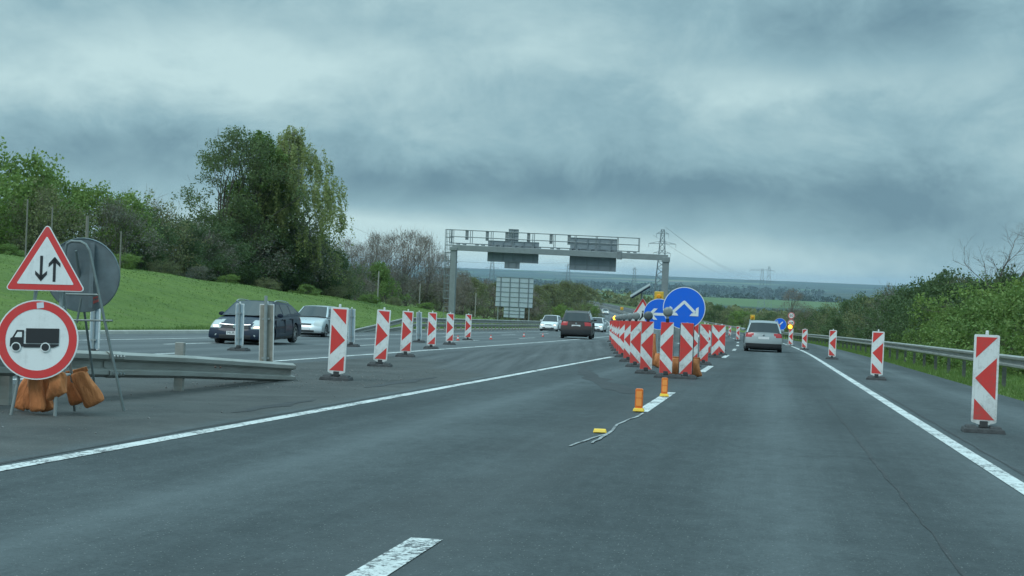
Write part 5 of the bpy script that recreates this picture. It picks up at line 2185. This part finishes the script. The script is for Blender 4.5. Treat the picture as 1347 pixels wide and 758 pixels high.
M_pyl = mat('pylon_steel', (.20, .24, .26), .6, .2)
PY = []
for (px, pt, Y, hgt, th, lb, arms) in (
        (872, 302, 900, 48, .25, 'tall lattice pylon behind the right gantry post', ((.95, 3.6), (.83, 8.0), (.72, 5.0))),
        (1003, 354, 2000, 46, .24, 'wide low pylon on the plain above the silver car', ((.97, 16), (.75, 22))),
        (648, 338, 1500, 40, .18, 'thin far pylon seen below the gantry near its left sign', ((.95, 4), (.8, 7), (.68, 5))),
        (748, 347, 1900, 38, .2, 'thin far pylon seen below the right gantry sign', ((.95, 4), (.8, 7), (.68, 5))),
        (835, 352, 2300, 38, .22, 'faint far pylon between the gantry sign and its right post', ((.95, 4), (.8, 7), (.68, 5))),
        (1012, 350.5, 2350, 48, .22, 'slim mast like pylon beside the wide low pylon', ((.95, 2), (.8, 3)))):
    p_ = at(px, pt, Y)
    zg_ = gz(p_.x, Y)
    PY.append(pylon(lb, p_.x, Y, p_.z, max(hgt, p_.z - zg_ + 1), th, arms))


def wires(label, a, c, sag, offs, r_):
    root = thing('power_line', label, 'power line', (0, 0, 0), 0, 'power lines')
    for dx_, dz_ in offs:
        P = []
        for i in range(17):
            u = i / 16
            p_ = Vector(a).lerp(Vector(c), u) + Vector((dx_, 0, dz_ - sag * 4 * u * (1 - u)))
            P.append(p_)
        q = MB()
        q.tube(P, r_, 3)
        q.build('wire', M_pyl, root)
    return root


wires('thin power lines sloping down right from the tall pylon', at(874, 316, 900), at(1000, 372, 2000), 8, ((-7, 3), (7, 3), (0, 8)), .07)
wires('thin power lines crossing below the gantry beam', at(600, 344, 520), at(870, 326, 900), 4, ((0, 0), (0, -3.0)), .045)
wires('thin power lines running left between birch and gantry', at(425, 295, 340), at(600, 344, 520), 3, ((0, 0), (0, 3.0)), .03)

# fence posts on the bank
GP = 'weathered fence posts on top of the bank'
for i, (px, ptop, Y) in enumerate(((112.5, 284, 68), (66, 272, 76), (157.5, 304, 79), (33, 262, 74))):
    x = at(px, 350, Y).x
    zg_ = gz(x, Y)
    pt_ = thing('fence_post', '%s, %s' % ('pale weathered fence post', ('rising above the round sign back', 'in the hedge above the triangle sign', 'right of the round sign back', 'leftmost in the hedge')[i]), 'post', (x, Y, zg_), 0, GP)
    q = MB()
    hg = min(at(px, ptop, Y).z - zg_, 3.4)
    q.tube([(0, 0, -.2), (.02, 0, hg)], (.085 if i == 0 else .045), 6, 0, (.075 if i == 0 else .04))
    q.build('post', mat('weathered_wood', (.22, .215, .19), .9, var=.3, vscale=8), pt_)
GP2 = 'pale posts among the trees left of the gantry'
for i, (px, pt, Y, hg) in enumerate(((497, 365, 150, 3.2), (552, 382, 172, 3.0), (626, 380, 205, 3.4))):
    x = at(px, 380, Y).x
    pt_ = thing('fence_post', 'pale post %s' % ('before the bright green shrub', 'before the leafless trees', 'just right of the gantry post')[i], 'post', (x, Y, gz(x, Y)), 0, GP2)
    q = MB()
    q.tube([(0, 0, -.2), (.05, 0, hg)], .07, 6)
    q.build('post', mat('pale_wood', (.33, .33, .30), .9, var=.3, vscale=8), pt_)


# ------------------------------------------------------------------ cars
def lerp_list(x, P):
    return float(np.interp(x, [a for a, _ in P], [c for _, c in P]))


M_glass = mat('car_glass', (.014, .022, .025), .06, 0, spec=.5)
M_tyre = mat('tyre', (.022, .023, .025), .8)
M_rim = mat('alloy_rim', (.50, .52, .53), .3, .8)
M_trim = mat('black_trim', (.02, .022, .025), .5)
M_chrome = mat('chrome', (.62, .65, .66), .15, .95)
M_tail = mat('tail_lamp', (.42, .025, .03), .2, coat=.5)
M_headl = mat('head_lamp', (.40, .44, .44), .2, coat=.3)
M_headon = mat('head_lamp_lit', (.8, .75, .6), .2, emit=(1.0, .72, .36), estr=2.2)
M_plate = mat('plate_white', (.72, .74, .75), .5)
M_under = mat('underbody', (.012, .013, .014), .9)


def make_car(label, paint, L_, W_, H, hood, belt, gh, wheel_r=.32, axles=(-1.3, 1.3), group=None, lit=False, rails=False, spokes=5, name='car',
             clear=.20, fascia=None, plate_front=True, cat='car', nose=.12, text=None, rim_m=None):
    """front at +Y. hood: list (y,z) of the top line of the lower body. gh: greenhouse dict"""
    root = thing(name, label, cat, group=group)
    # ---------- lower body
    ys_ = set(np.round(np.linspace(-L_ / 2, L_ / 2, 50), 3))
    Ra = wheel_r + .055
    for a in axles:
        for th in range(0, 181, 12):
            ys_.add(round(a + Ra * math.cos(R(th)), 3))
        ys_.add(round(a - Ra - .008, 3))
        ys_.add(round(a + Ra + .008, 3))
    ys_ = sorted(ys_)
    cl = [0, .05, .12, .2, .3, .4, .5, .6, .7, .8, .88, .94, .98, 1.0]
    bl = list(np.linspace(-1, 1, 25))

    def zbot(y):
        z = clear + .06 * max(0, (abs(y) - .42 * L_) / (.08 * L_))
        for a in axles:
            if abs(y - a) < Ra:
                z = max(z, wheel_r + math.sqrt(Ra * Ra - (y - a) ** 2))
        return z

    def P(y, b_, c):
        z0, z1 = zbot(y), lerp_list(y, hood)
        z = z0 + (z1 - z0) * c
        zn = (z - clear) / (z1 - clear)
        plan = 1 - .05 * max(0, (abs(y) - .34 * L_) / (.16 * L_)) ** 2
        prof = float(np.interp(zn, [0, .12, .35, .6, .85, .95, 1.0], [.955, .985, 1.0, .995, .965, .93, .885]))
        x = b_ * W_ / 2 * plan * prof
        if c > .999:
            z += .035 * (1 - b_ * b_)
        en = max(0, (abs(y) - .30 * L_) / (.20 * L_))
        sg = 1 if y > 0 else -1
        npf = np.interp(zn, [0, .12, .3, .5, .75, 1.0], [.06, .01, 0, .02, .06, .13] if sg > 0 else [.07, .01, 0, .015, .05, .10])
        yy = y - sg * en * (nose * abs(b_) ** 2.4 + float(npf))
        return Vector((x, yy, z))

    bm = bmesh.new()
    cache = {}

    def vert(y, b_, c):
        k_ = (y, round(b_, 4), c)
        if k_ not in cache:
            cache[k_] = bm.verts.new(P(y, b_, c))
        return cache[k_]

    parts = {}

    def addf(vl, where):
        try:
            f_ = bm.faces.new(vl)
        except ValueError:
            return
        f_.smooth = True
        cen = f_.calc_center_median()
        key = fascia(cen, where) if fascia else None
        if key:
            f_.normal_update()
            parts.setdefault(key, []).append([v_.co.copy() for v_ in vl])

    for i in range(len(ys_) - 1):
        y0, y1 = ys_[i], ys_[i + 1]
        for j in range(len(cl) - 1):
            c0, c1 = cl[j], cl[j + 1]
            addf([vert(y0, 1, c0), vert(y1, 1, c0), vert(y1, 1, c1), vert(y0, 1, c1)], 'R')
            addf([vert(y1, -1, c0), vert(y0, -1, c0), vert(y0, -1, c1), vert(y1, -1, c1)], 'L')
        for j in range(len(bl) - 1):
            b0_, b1_ = bl[j], bl[j + 1]
            addf([vert(y0, b0_, 1.0), vert(y0, b1_, 1.0), vert(y1, b1_, 1.0), vert(y1, b0_, 1.0)], 'T')
            addf([vert(y0, b1_, 0), vert(y0, b0_, 0), vert(y1, b0_, 0), vert(y1, b1_, 0)], 'U')
    for j in range(len(bl) - 1):
        for k_ in range(len(cl) - 1):
            b0_, b1_, c0, c1 = bl[j], bl[j + 1], cl[k_], cl[k_ + 1]
            yf, yb = ys_[-1], ys_[0]
            addf([vert(yf, b1_, c0), vert(yf, b0_, c0), vert(yf, b0_, c1), vert(yf, b1_, c1)], 'F')
            addf([vert(yb, b0_, c0), vert(yb, b1_, c0), vert(yb, b1_, c1), vert(yb, b0_, c1)], 'B')
    me_ = bpy.data.meshes.new('body')
    # ---------- greenhouse
    yF0, yF1, yR1, yR0 = gh['f0'], gh['f1'], gh['r1'], gh['r0']
    zroof = H
    gys = sorted(set([yF0, yR0] + [round(v, 3) for v in np.linspace(yR0, yR1, 7)] + [round(v, 3) for v in np.linspace(yF1, yF0, 9)] +
                     [round(v, 3) for v in np.linspace(yR1, yF1, 22)] + gh['pillars']))

    def ztop(y):
        if y > yF1:
            u = (yF0 - y) / (yF0 - yF1)
            return belt + (zroof - .035 - belt) * u
        if y < yR1:
            u = (y - yR0) / (yR1 - yR0)
            return belt + (gh.get('zr', zroof - .06) - belt) * u
        u = (y - yR1) / (yF1 - yR1)
        zr1 = gh.get('zr', zroof - .06)
        return zr1 + (zroof - .035 - zr1) * u + (max(0, math.sin(math.pi * u)) * .035) + (zroof - .035 - zr1) * .6 * u * (1 - u)

    w0, w1 = W_ / 2 * .925, W_ / 2 * gh.get('top', .70)

    def xw(z):
        u = (z - belt) / (zroof - belt)
        return w0 + (w1 - w0) * max(0, u) ** 1.15

    vl_ = [-.12, .06, .14, .3, .5, .7, .84, .93, 1.0]
    btop = [.97, .90, .78, .6, .4, .2, 0]

    def GP_(y, row, sgn):
        zt_ = ztop(y)
        if row < len(vl_):
            z = belt + (zt_ - belt) * vl_[row]
            x = xw(z)
            if row == len(vl_) - 1:
                z -= .012
        else:
            f = btop[row - len(vl_)]
            x = xw(zt_) * f
            z = zt_ + .012 + .025 * (1 - f * f)
        yy = y
        q_ = (x / w0) ** 2
        if y > yF1 - .3:
            yy -= .10 * q_ * min(1, (y - yF1 + .3) / .3)
        if y < yR1 + .2:
            yy += .07 * q_ * min(1, (yR1 + .2 - y) / .2)
        return Vector((sgn * x, yy, z))

    nrow = len(vl_) + len(btop)
    gc = {}

    def gv(i, r_, sgn):
        k_ = (i, r_, sgn if r_ < nrow - 1 else 1)
        if k_ not in gc:
            gc[k_] = bm.verts.new(GP_(gys[i], r_, sgn))
        return gc[k_]

    for i in range(len(gys) - 1):
        ym = (gys[i] + gys[i + 1]) / 2
        for r_ in range(nrow - 1):
            for sgn in (1, -1):
                a, b2, c_, d_ = gv(i, r_, sgn), gv(i + 1, r_, sgn), gv(i + 1, r_ + 1, sgn), gv(i, r_ + 1, sgn)
                vl2 = [a, b2, c_, d_] if sgn > 0 else [b2, a, d_, c_]
                vl2 = list(dict.fromkeys(vl2))
                try:
                    f_ = bm.faces.new(vl2)
                except ValueError:
                    continue
                f_.smooth = True
                cen = f_.calc_center_median()
                key = None
                if r_ < len(vl_) - 1:
                    if 1 <= r_ <= 6 and not any(abs(ym - p__) < pw for p__, pw in gh['pil']) and gh['sw0'] < ym < gh['sw1'] and \
                            (belt + .03 + max(0, -ym) * .035 < cen.z < ztop(ym) - .07):
                        key = 'side_window_' + str(sgn) + '_' + str(sum(1 for p__, _ in gh['pil'] if ym > p__))
                else:
                    fr_ = abs(cen.x) / xw(cen.z)
                    if ym > yF1 + .02 and fr_ < .93 and ym < yF0 - .03:
                        key = 'windscreen'
                    elif ym < yR1 - .01 and fr_ < .86 and ym > yR0 + (yR1 - yR0) * .05:
                        key = 'rear_window'
                if key:
                    parts.setdefault(key, []).append([v_.co.copy() for v_ in vl2])
    bmesh.ops.remove_doubles(bm, verts=bm.verts, dist=.0005)
    bm.to_mesh(me_)
    bm.free()
    me_.materials.append(paint)
    try:
        me_.set_sharp_from_angle(angle=R(38))
    except Exception:
        pass
    bo = bpy.data.objects.new('body', me_)
    COL.objects.link(bo)
    bo.parent = root
    pm = dict(headlight=M_headl, headlight_core=M_headon, taillight=M_tail, grille=M_trim, intake=M_trim, chrome=M_chrome, moulding=M_trim, reverse=M_headl, fog=M_headl)
    for key, polys in parts.items():
        base = key.split('_')[0] if key.startswith('side') is False else 'side_window'
        if key.startswith('side_window'):
            nm, m_ = 'side_window', M_glass
        elif key in ('windscreen', 'rear_window'):
            nm, m_ = key, M_glass
        else:
            nm = {'headlight': 'headlight', 'headcore': 'headlight_bulb', 'taillight': 'taillight', 'grille': 'grille', 'intake': 'air_intake', 'strip': 'chrome_strip',
                  'moulding': 'sill_trim', 'reverse': 'reversing_light', 'bumper': 'bumper_trim'}[base]
            m_ = {'headlight': M_headl, 'headcore': M_headon, 'taillight': M_tail, 'grille': M_trim, 'intake': M_trim, 'strip': M_chrome,
                  'moulding': M_trim, 'reverse': M_headl, 'bumper': M_trim}[base]
        b2 = bmesh.new()
        for pl in polys:
            try:
                f_ = b2.faces.new([b2.verts.new(c_) for c_ in pl])
                f_.smooth = True
            except ValueError:
                pass
        bmesh.ops.remove_doubles(b2, verts=b2.verts, dist=.0006)
        b2.normal_update()
        off = {'headlight': .006, 'headcore': .011, 'taillight': .007, 'strip': .010, 'reverse': .011}.get(base, .0045)
        for v_ in b2.verts:
            v_.co += v_.normal * off
        mm_ = bpy.data.meshes.new(nm)
        b2.to_mesh(mm_)
        b2.free()
        mm_.materials.append(m_)
        oo = bpy.data.objects.new(nm, mm_)
        COL.objects.link(oo)
        oo.parent = root
    # ---------- underbody
    q = MB()
    q.box((0, 0, clear + .14), (W_ * .62, L_ * .86, .22))
    for a in axles:
        q.box((0, a, wheel_r + .06), (W_ * .70, Ra * 1.8, .5))
    q.build('underbody', M_under, root)
    # ---------- wheels
    tw_ = .21
    ty, ri = None, None
    for a in axles:
        for sg in (-1, 1):
            xq = sg * (W_ / 2 - tw_ / 2 - .015)
            if ty is None:
                q = MB()
                r1 = wheel_r
                q.lathe([(r1 * .62, -tw_ / 2), (r1 * .90, -tw_ / 2), (r1 * .985, -tw_ / 2 + .025), (r1, -tw_ / 2 + .05), (r1, tw_ / 2 - .05), (r1 * .985, tw_ / 2 - .025),
                         (r1 * .90, tw_ / 2), (r1 * .62, tw_ / 2)], 'x', 28)
                ty = q.mesh('tyre', M_tyre, True)
                q = MB()
                rr_ = wheel_r * .66
                q.lathe([(rr_, tw_ / 2 - .0), (rr_ * .93, tw_ / 2 - .004), (rr_ * .90, tw_ / 2 - .05), (rr_ * .2, tw_ / 2 - .07)], 'x', 24, 1)
                q.lathe([(rr_ * 1.0, tw_ / 2 + .004), (rr_ * .9, tw_ / 2 + .002)], 'x', 24, 0)
                q.lathe([(rr_ * .24, tw_ / 2 - .02), (0, tw_ / 2 - .015)], 'x', 12, 0)
                for k_ in range(spokes):
                    an = 2 * math.pi * k_ / spokes
                    q.box((tw_ / 2 - .022, rr_ * .55 * math.cos(an), rr_ * .55 * math.sin(an)), (.022, rr_ * .78, rr_ * .26), rot=(an, 0, 0))
                ri = q.mesh('rim', [rim_m or M_rim, M_trim], False)
            wo_ = bpy.data.objects.new('wheel', ty)
            COL.objects.link(wo_)
            wo_.parent = root
            wo_.location = (xq, a, wheel_r)
            ro = bpy.data.objects.new('rim', ri)
            COL.objects.link(ro)
            ro.parent = wo_
            ro.rotation_euler = (0, 0, 0 if sg > 0 else math.pi)
            if a == axles[1] or True:
                wo_.rotation_euler = (.3 * a, 0, 0)
    # ---------- mirrors
    for sg in (-1, 1):
        q = MB()
        q.lathe([(0, -.055), (.06, -.05), (.085, -.01), (.08, .03), (0, .045)], 'y', 12)
        q.add([], [])
        mo = q.build('mirror', paint, root, smooth=True)
        mo.scale = (1.25, 1, .85)
        mo.location = (sg * (W_ / 2 + .05), yF0 - .52, belt + .05)
    # ---------- door lines and handles
    for sg in (-1, 1):
        for yd in gh['doors']:
            q = MB()
            q.box((sg * W_ / 2 * .957, yd, (belt + clear) / 2 + .04), (W_ * .05, .010, (belt - clear) * .62))
            q.build('door_seam', M_trim, root)
        for yh in gh['handles']:
            q = MB()
            q.box((sg * W_ / 2 * .985, yh, belt - .10), (.035, .17, .025))
            q.build('door_handle', paint, root)
    # ---------- plates
    q = MB()
    q.box((0, 0, 0), (.52, .012, .115))
    pf = q.build('number_plate', M_plate, root)
    pf.location = (0, L_ / 2 + .008, gh.get('pf', .45))
    q = MB()
    q.box((0, 0, 0), (.52, .012, .115))
    pb_ = q.build('number_plate', M_plate, root)
    pb_.location = (0, -L_ / 2 + gh.get('pby', .02), gh.get('pb', .75))
    if text:
        cu = bpy.data.curves.new('plate_text', 'FONT')
        cu.body = text
        cu.size = .115
        cu.align_x = 'CENTER'
        cu.align_y = 'CENTER'
        tmp = bpy.data.objects.new('plate_text', cu)
        COL.objects.link(tmp)
        dg_ = bpy.context.evaluated_depsgraph_get()
        mm_ = bpy.data.meshes.new_from_object(tmp.evaluated_get(dg_))
        bpy.data.objects.remove(tmp)
        mm_.materials.clear()
        mm_.materials.append(M_black)
        to = bpy.data.objects.new('plate_text', mm_)
        COL.objects.link(to)
        to.parent = pf
        to.rotation_euler = (R(90), 0, math.pi)
        to.location = (0, .009, 0)
    # ---------- wipers
    q = MB()
    q.tube([(-.45, yF0 - .03, belt + .045), (.05, yF0 - .06, belt + .06)], .01, 4)
    q.tube([(.1, yF0 - .03, belt + .045), (.6, yF0 - .10, belt + .06)], .01, 4)
    q.build('wiper', M_trim, root)
    if rails:
        for sg in (-1, 1):
            q = MB()
            P_ = []
            for i in range(9):
                y = yR1 + .05 + (yF1 - yR1 - .1) * i / 8
                P_.append((sg * (w1 + .005), y, ztop(y) + (.055 if 0 < i < 8 else .01)))
            q.tube(P_, .017, 6)
            q.build('roof_rail', M_galv if rails is True else rails, root, smooth=True)
    return root


def fascia_front(headz, headx, wrap, grz, grx, inz, inx, tailz=None, tailx=None, tailwrap=0.0, L_=4.7, strip=None, tz2=None, lit=False, bumper=0, sill=True, rev=None):
    def f(c, where):
        ax = abs(c.x)
        y = c.y
        if where == 'U':
            return None
        if y > L_ / 2 - wrap and ax > headx:
            # headlamp sweeps up and back
            lo_ = headz[0] + .35 * max(0, (L_ / 2 - .1 - y)) * .5
            hi_ = headz[1] + .25 * max(0, (L_ / 2 - .1 - y))
            if lo_ < c.z < hi_ and where in 'FRLT':
                if lit and where == 'F' and headx + .08 < ax < headx + .27 and lo_ + .02 < c.z:
                    return 'headcore_%d' % (1 if c.x > 0 else 0)
                return 'headlight_%d' % (1 if c.x > 0 else 0)
        if where == 'F':
            if grz[0] < c.z < grz[1] and ax < grx:
                return 'grille'
            if inz[0] < c.z < inz[1] and ax < inx:
                return 'intake'
        if tailz and y < -L_ / 2 + tailwrap and ax > tailx and tailz[0] < c.z < tailz[1] and where in 'BRLT':
            if rev and where == 'B' and rev[0] < c.z < rev[1] and ax < tailx + .12:
                return 'reverse_%d' % (1 if c.x > 0 else 0)
            return 'taillight_%d' % (1 if c.x > 0 else 0)
        if where == 'B' and strip and strip[0] < c.z < strip[1]:
            return 'strip'
        if where == 'B' and bumper and c.z < bumper:
            return 'bumper'
        if sill and where in 'RL' and c.z < .27 + .02:
            return 'moulding'
        return None
    return f


def carpaint(name, col, metal=.4, rough=.3, coat=.3, spec=.35):
    return mat(name, col, rough, metal, var=.10, vscale=2.0, coat=coat, spec=spec)


# dark blue-grey estate on the oncoming carriageway
P_dark = carpaint('paint_dark_blue_grey', (.012, .022, .042), .0, .5, .35, .15)
ghA = dict(f0=1.22, f1=.36, r1=-1.55, r0=-2.28, pillars=[.38, -.55, -1.45], pil=[(-.08, .05), (-1.0, .045)], sw0=-1.80, sw1=1.0, top=.68, zr=1.29,
           doors=[.95, -.08, -1.0], handles=[.12, -.85], pf=.44, pb=.8)
carA = make_car('dark blue grey estate car with lit headlights and silver roof rails', P_dark, 4.75, 1.86, 1.45,
                [(-2.4, .90), (-1.9, .95), (0, .94), (1.0, .93), (1.35, .90), (1.9, .82), (2.2, .74), (2.38, .66)], .95, ghA, .325, (-1.38, 1.32),
                fascia=fascia_front((.58, .76), .50, .62, (.585, .70), .42, (.27, .37), .48, (.62, .9), .55, .35, 4.75, lit=True), rails=M_chrome, text='MUR-514', lit=True)
carA.location = put(float(at(337.5, 450, 44.6).x), 44.6)
carA.scale = (.93, .93, .90)
carA.rotation_euler = (0, 0, math.pi + R(2.0))
# chrome surround of the grille and fog lamps
q = MB()
ch = []
for i in range(13):
    u = -1 + 2 * i / 12
    ch.append((u * .50, 2.385 - .16 * abs(u * .55) ** 2.4 - .04, .705 + .02 * u * u))
q.tube(ch, .018, 6)
q.build('grille_trim', M_chrome, carA, smooth=True)
q = MB()
q.lathe([(0, .02), (.035, .018), (.045, 0)], 'y', 12, 0, (.62, 2.30, .36))
q.lathe([(0, .02), (.035, .018), (.045, 0)], 'y', 12, 0, (-.62, 2.30, .36))
q.build('fog_lights', M_headl, carA, smooth=True)
q = MB()
q.lathe([(0, .03), (.06, .025), (.075, 0)], 'y', 14, 0, (0, 2.36, .655))
q.build('badge', M_chrome, carA, smooth=True)

# silver saloon/hatch behind it
P_silver = carpaint('paint_silver', (.46, .51, .53), .55, .32)
ghB = dict(f0=1.05, f1=.30, r1=-1.45, r0=-1.98, pillars=[-.6, -1.2], pil=[(-.12, .05), (-1.02, .045)], sw0=-1.6, sw1=.85, top=.70, zr=1.36,
           doors=[.85, -.12, -1.0], handles=[.05, -.85], pf=.44, pb=.8)
carB = make_car('silver hatchback following the dark estate car', P_silver, 4.25, 1.71, 1.43,
                [(-2.13, .86), (-1.8, .93), (0, .93), (.95, .92), (1.3, .88), (1.8, .78), (2.0, .71), (2.13, .64)], .94, ghB, .31, (-1.25, 1.30),
                fascia=fascia_front((.56, .71), .44, .50, (.60, .69), .30, (.27, .38), .45, (.6, .85), .5, .3, 4.25, lit=False))
carB.location = put(float(at(416, 440, 60.5).x), 60.5)
carB.scale = (.87,) * 3
carB.rotation_euler = (0, 0, math.pi + R(1))

# brown SUV driving away through the crossover
P_brown = carpaint('paint_brown_grey', (.060, .048, .047), .2, .4, .3, .25)
ghC = dict(f0=1.05, f1=.35, r1=-1.85, r0=-2.28, pillars=[-.6, -1.4], pil=[(-.1, .05), (-1.1, .05)], sw0=-2.0, sw1=.85, top=.72, zr=1.60,
           doors=[.9, -.1, -1.1], handles=[.1, -.9], pf=.5, pb=.86, pby=.05)
carC = make_car('dark brown sport utility vehicle driving away through the crossover', P_brown, 4.78, 1.93, 1.70,
                [(-2.4, 1.10), (-1.9, 1.12), (0, 1.08), (1.0, 1.06), (1.4, 1.03), (2.0, .93), (2.39, .82)], 1.10, ghC, .37, (-1.42, 1.45),
                fascia=fascia_front((.7, .86), .5, .4, (.62, .82), .42, (.3, .5), .5, (.90, 1.075), .50, .35, 4.78, bumper=.66), rails=M_galv, clear=.26, name='car')
carC.location = put(float(at(760, 440, 93).x), 93)
carC.rotation_euler = (0, 0, R(4))
q = MB()
q.lathe([(0, -.02), (.055, -.018), (.06, 0)], 'y', 14, 0, (0, -2.34, 1.0))
q.build('badge', M_chrome, carC, smooth=True)

# silver estate in our lane
P_silver2 = carpaint('paint_silver_green', (.36, .40, .41), .45, .32)
ghD = dict(f0=1.15, f1=.45, r1=-1.90, r0=-2.26, pillars=[-.55, -1.5], pil=[(-.05, .05), (-1.05, .045)], sw0=-2.0, sw1=.98, top=.72, zr=1.42,
           doors=[.95, -.05, -1.05], handles=[.15, -.85], pf=.45, pb=.74, pby=.03)
carD = make_car('silver estate car driving ahead in the right lane', P_silver2, 4.77, 1.82, 1.50,
                [(-2.38, .98), (-1.9, .98), (0, .96), (1.0, .94), (1.4, .90), (2.0, .80), (2.38, .66)], .97, ghD, .325, (-1.40, 1.32),
                fascia=fascia_front((.60, .735), .50, .5, (.585, .70), .42, (.27, .37), .48, (.74, .955), .46, .42, 4.77, strip=(.615, .635), bumper=.44, rev=(.78, .83)), rails=M_chrome)
carD.location = put(float(at(1003, 450, 76).x), 76)
carD.rotation_euler = (0, 0, R(1.5))
q = MB()
q.lathe([(0, -.02), (.05, -.018), (.055, 0)], 'y', 14, 0, (0, -2.33, .87))
q.build('badge', M_chrome, carD, smooth=True)

# small white cars
P_wht = carpaint('paint_white', (.62, .66, .67), .0, .35)
ghE = dict(f0=1.0, f1=.35, r1=-1.35, r0=-1.85, pillars=[-.6, -1.1], pil=[(-.15, .05), (-1.0, .045)], sw0=-1.5, sw1=.8, top=.70, zr=1.38,
           doors=[.8, -.15, -1.0], handles=[.0, -.85], pf=.42, pb=.8)
carE = make_car('pale hatchback coming up the outer lane left of the brown vehicle', P_wht, 4.0, 1.68, 1.45,
                [(-2.0, .88), (-1.7, .92), (0, .92), (.9, .91), (1.2, .86), (1.7, .76), (2.0, .64)], .93, ghE, .30, (-1.2, 1.22),
                fascia=fascia_front((.56, .71), .42, .45, (.60, .68), .30, (.27, .42), .50, (.6, .85), .5, .3, 4.0, lit=True), group='pale cars coming uphill')
carE.location = put(float(at(725, 430, 139).x), 139)
carE.rotation_euler = (0, 0, math.pi)
carF = dup(carE, put(float(at(785, 430, 153).x), 153), math.pi, 'pale car half hidden behind the right side of the brown vehicle', 'pale cars coming uphill')
carG = dup(carE, put(float(at(783, 409, 495).x), 495), math.pi + .18, 'tiny white car on the far bend above the pale cars', 'pale cars on the far bend', 1.3)
carH = dup(carE, put(float(at(796, 411, 455).x), 455), math.pi + .17, 'tiny silver car following on the far bend', 'pale cars on the far bend', 1.15)

# ------------------------------------------------------------------ haze
HAZE = 4.2e-5
zmin = float(Zg.min()) - 1.0
hb = MB()
x0h, x1h, y0h, y1h = float(Xg.min()) - 500, float(Xg.max()) + 500, -400.0, float(ss[-1]) + 400
ztop_h = 62.0
hb.box(((x0h + x1h) / 2, (y0h + y1h) / 2, (zmin + ztop_h) / 2), (x1h - x0h, y1h - y0h, ztop_h - zmin))
mh = bpy.data.materials.new('haze')
mh.use_nodes = True
for nd in list(mh.node_tree.nodes):
    if nd.type == 'BSDF_PRINCIPLED':
        mh.node_tree.nodes.remove(nd)
pv = mh.node_tree.nodes.new('ShaderNodeVolumePrincipled')
pv.inputs['Color'].default_value = (.58, .78, .98, 1)
pv.inputs['Density'].default_value = HAZE
mh.node_tree.links.new(pv.outputs[0], mh.node_tree.nodes['Material Output'].inputs['Volume'])
ho = hb.build('haze', mh)
tag(ho, 'pale blue air over the far plain', 'haze', kind='stuff')
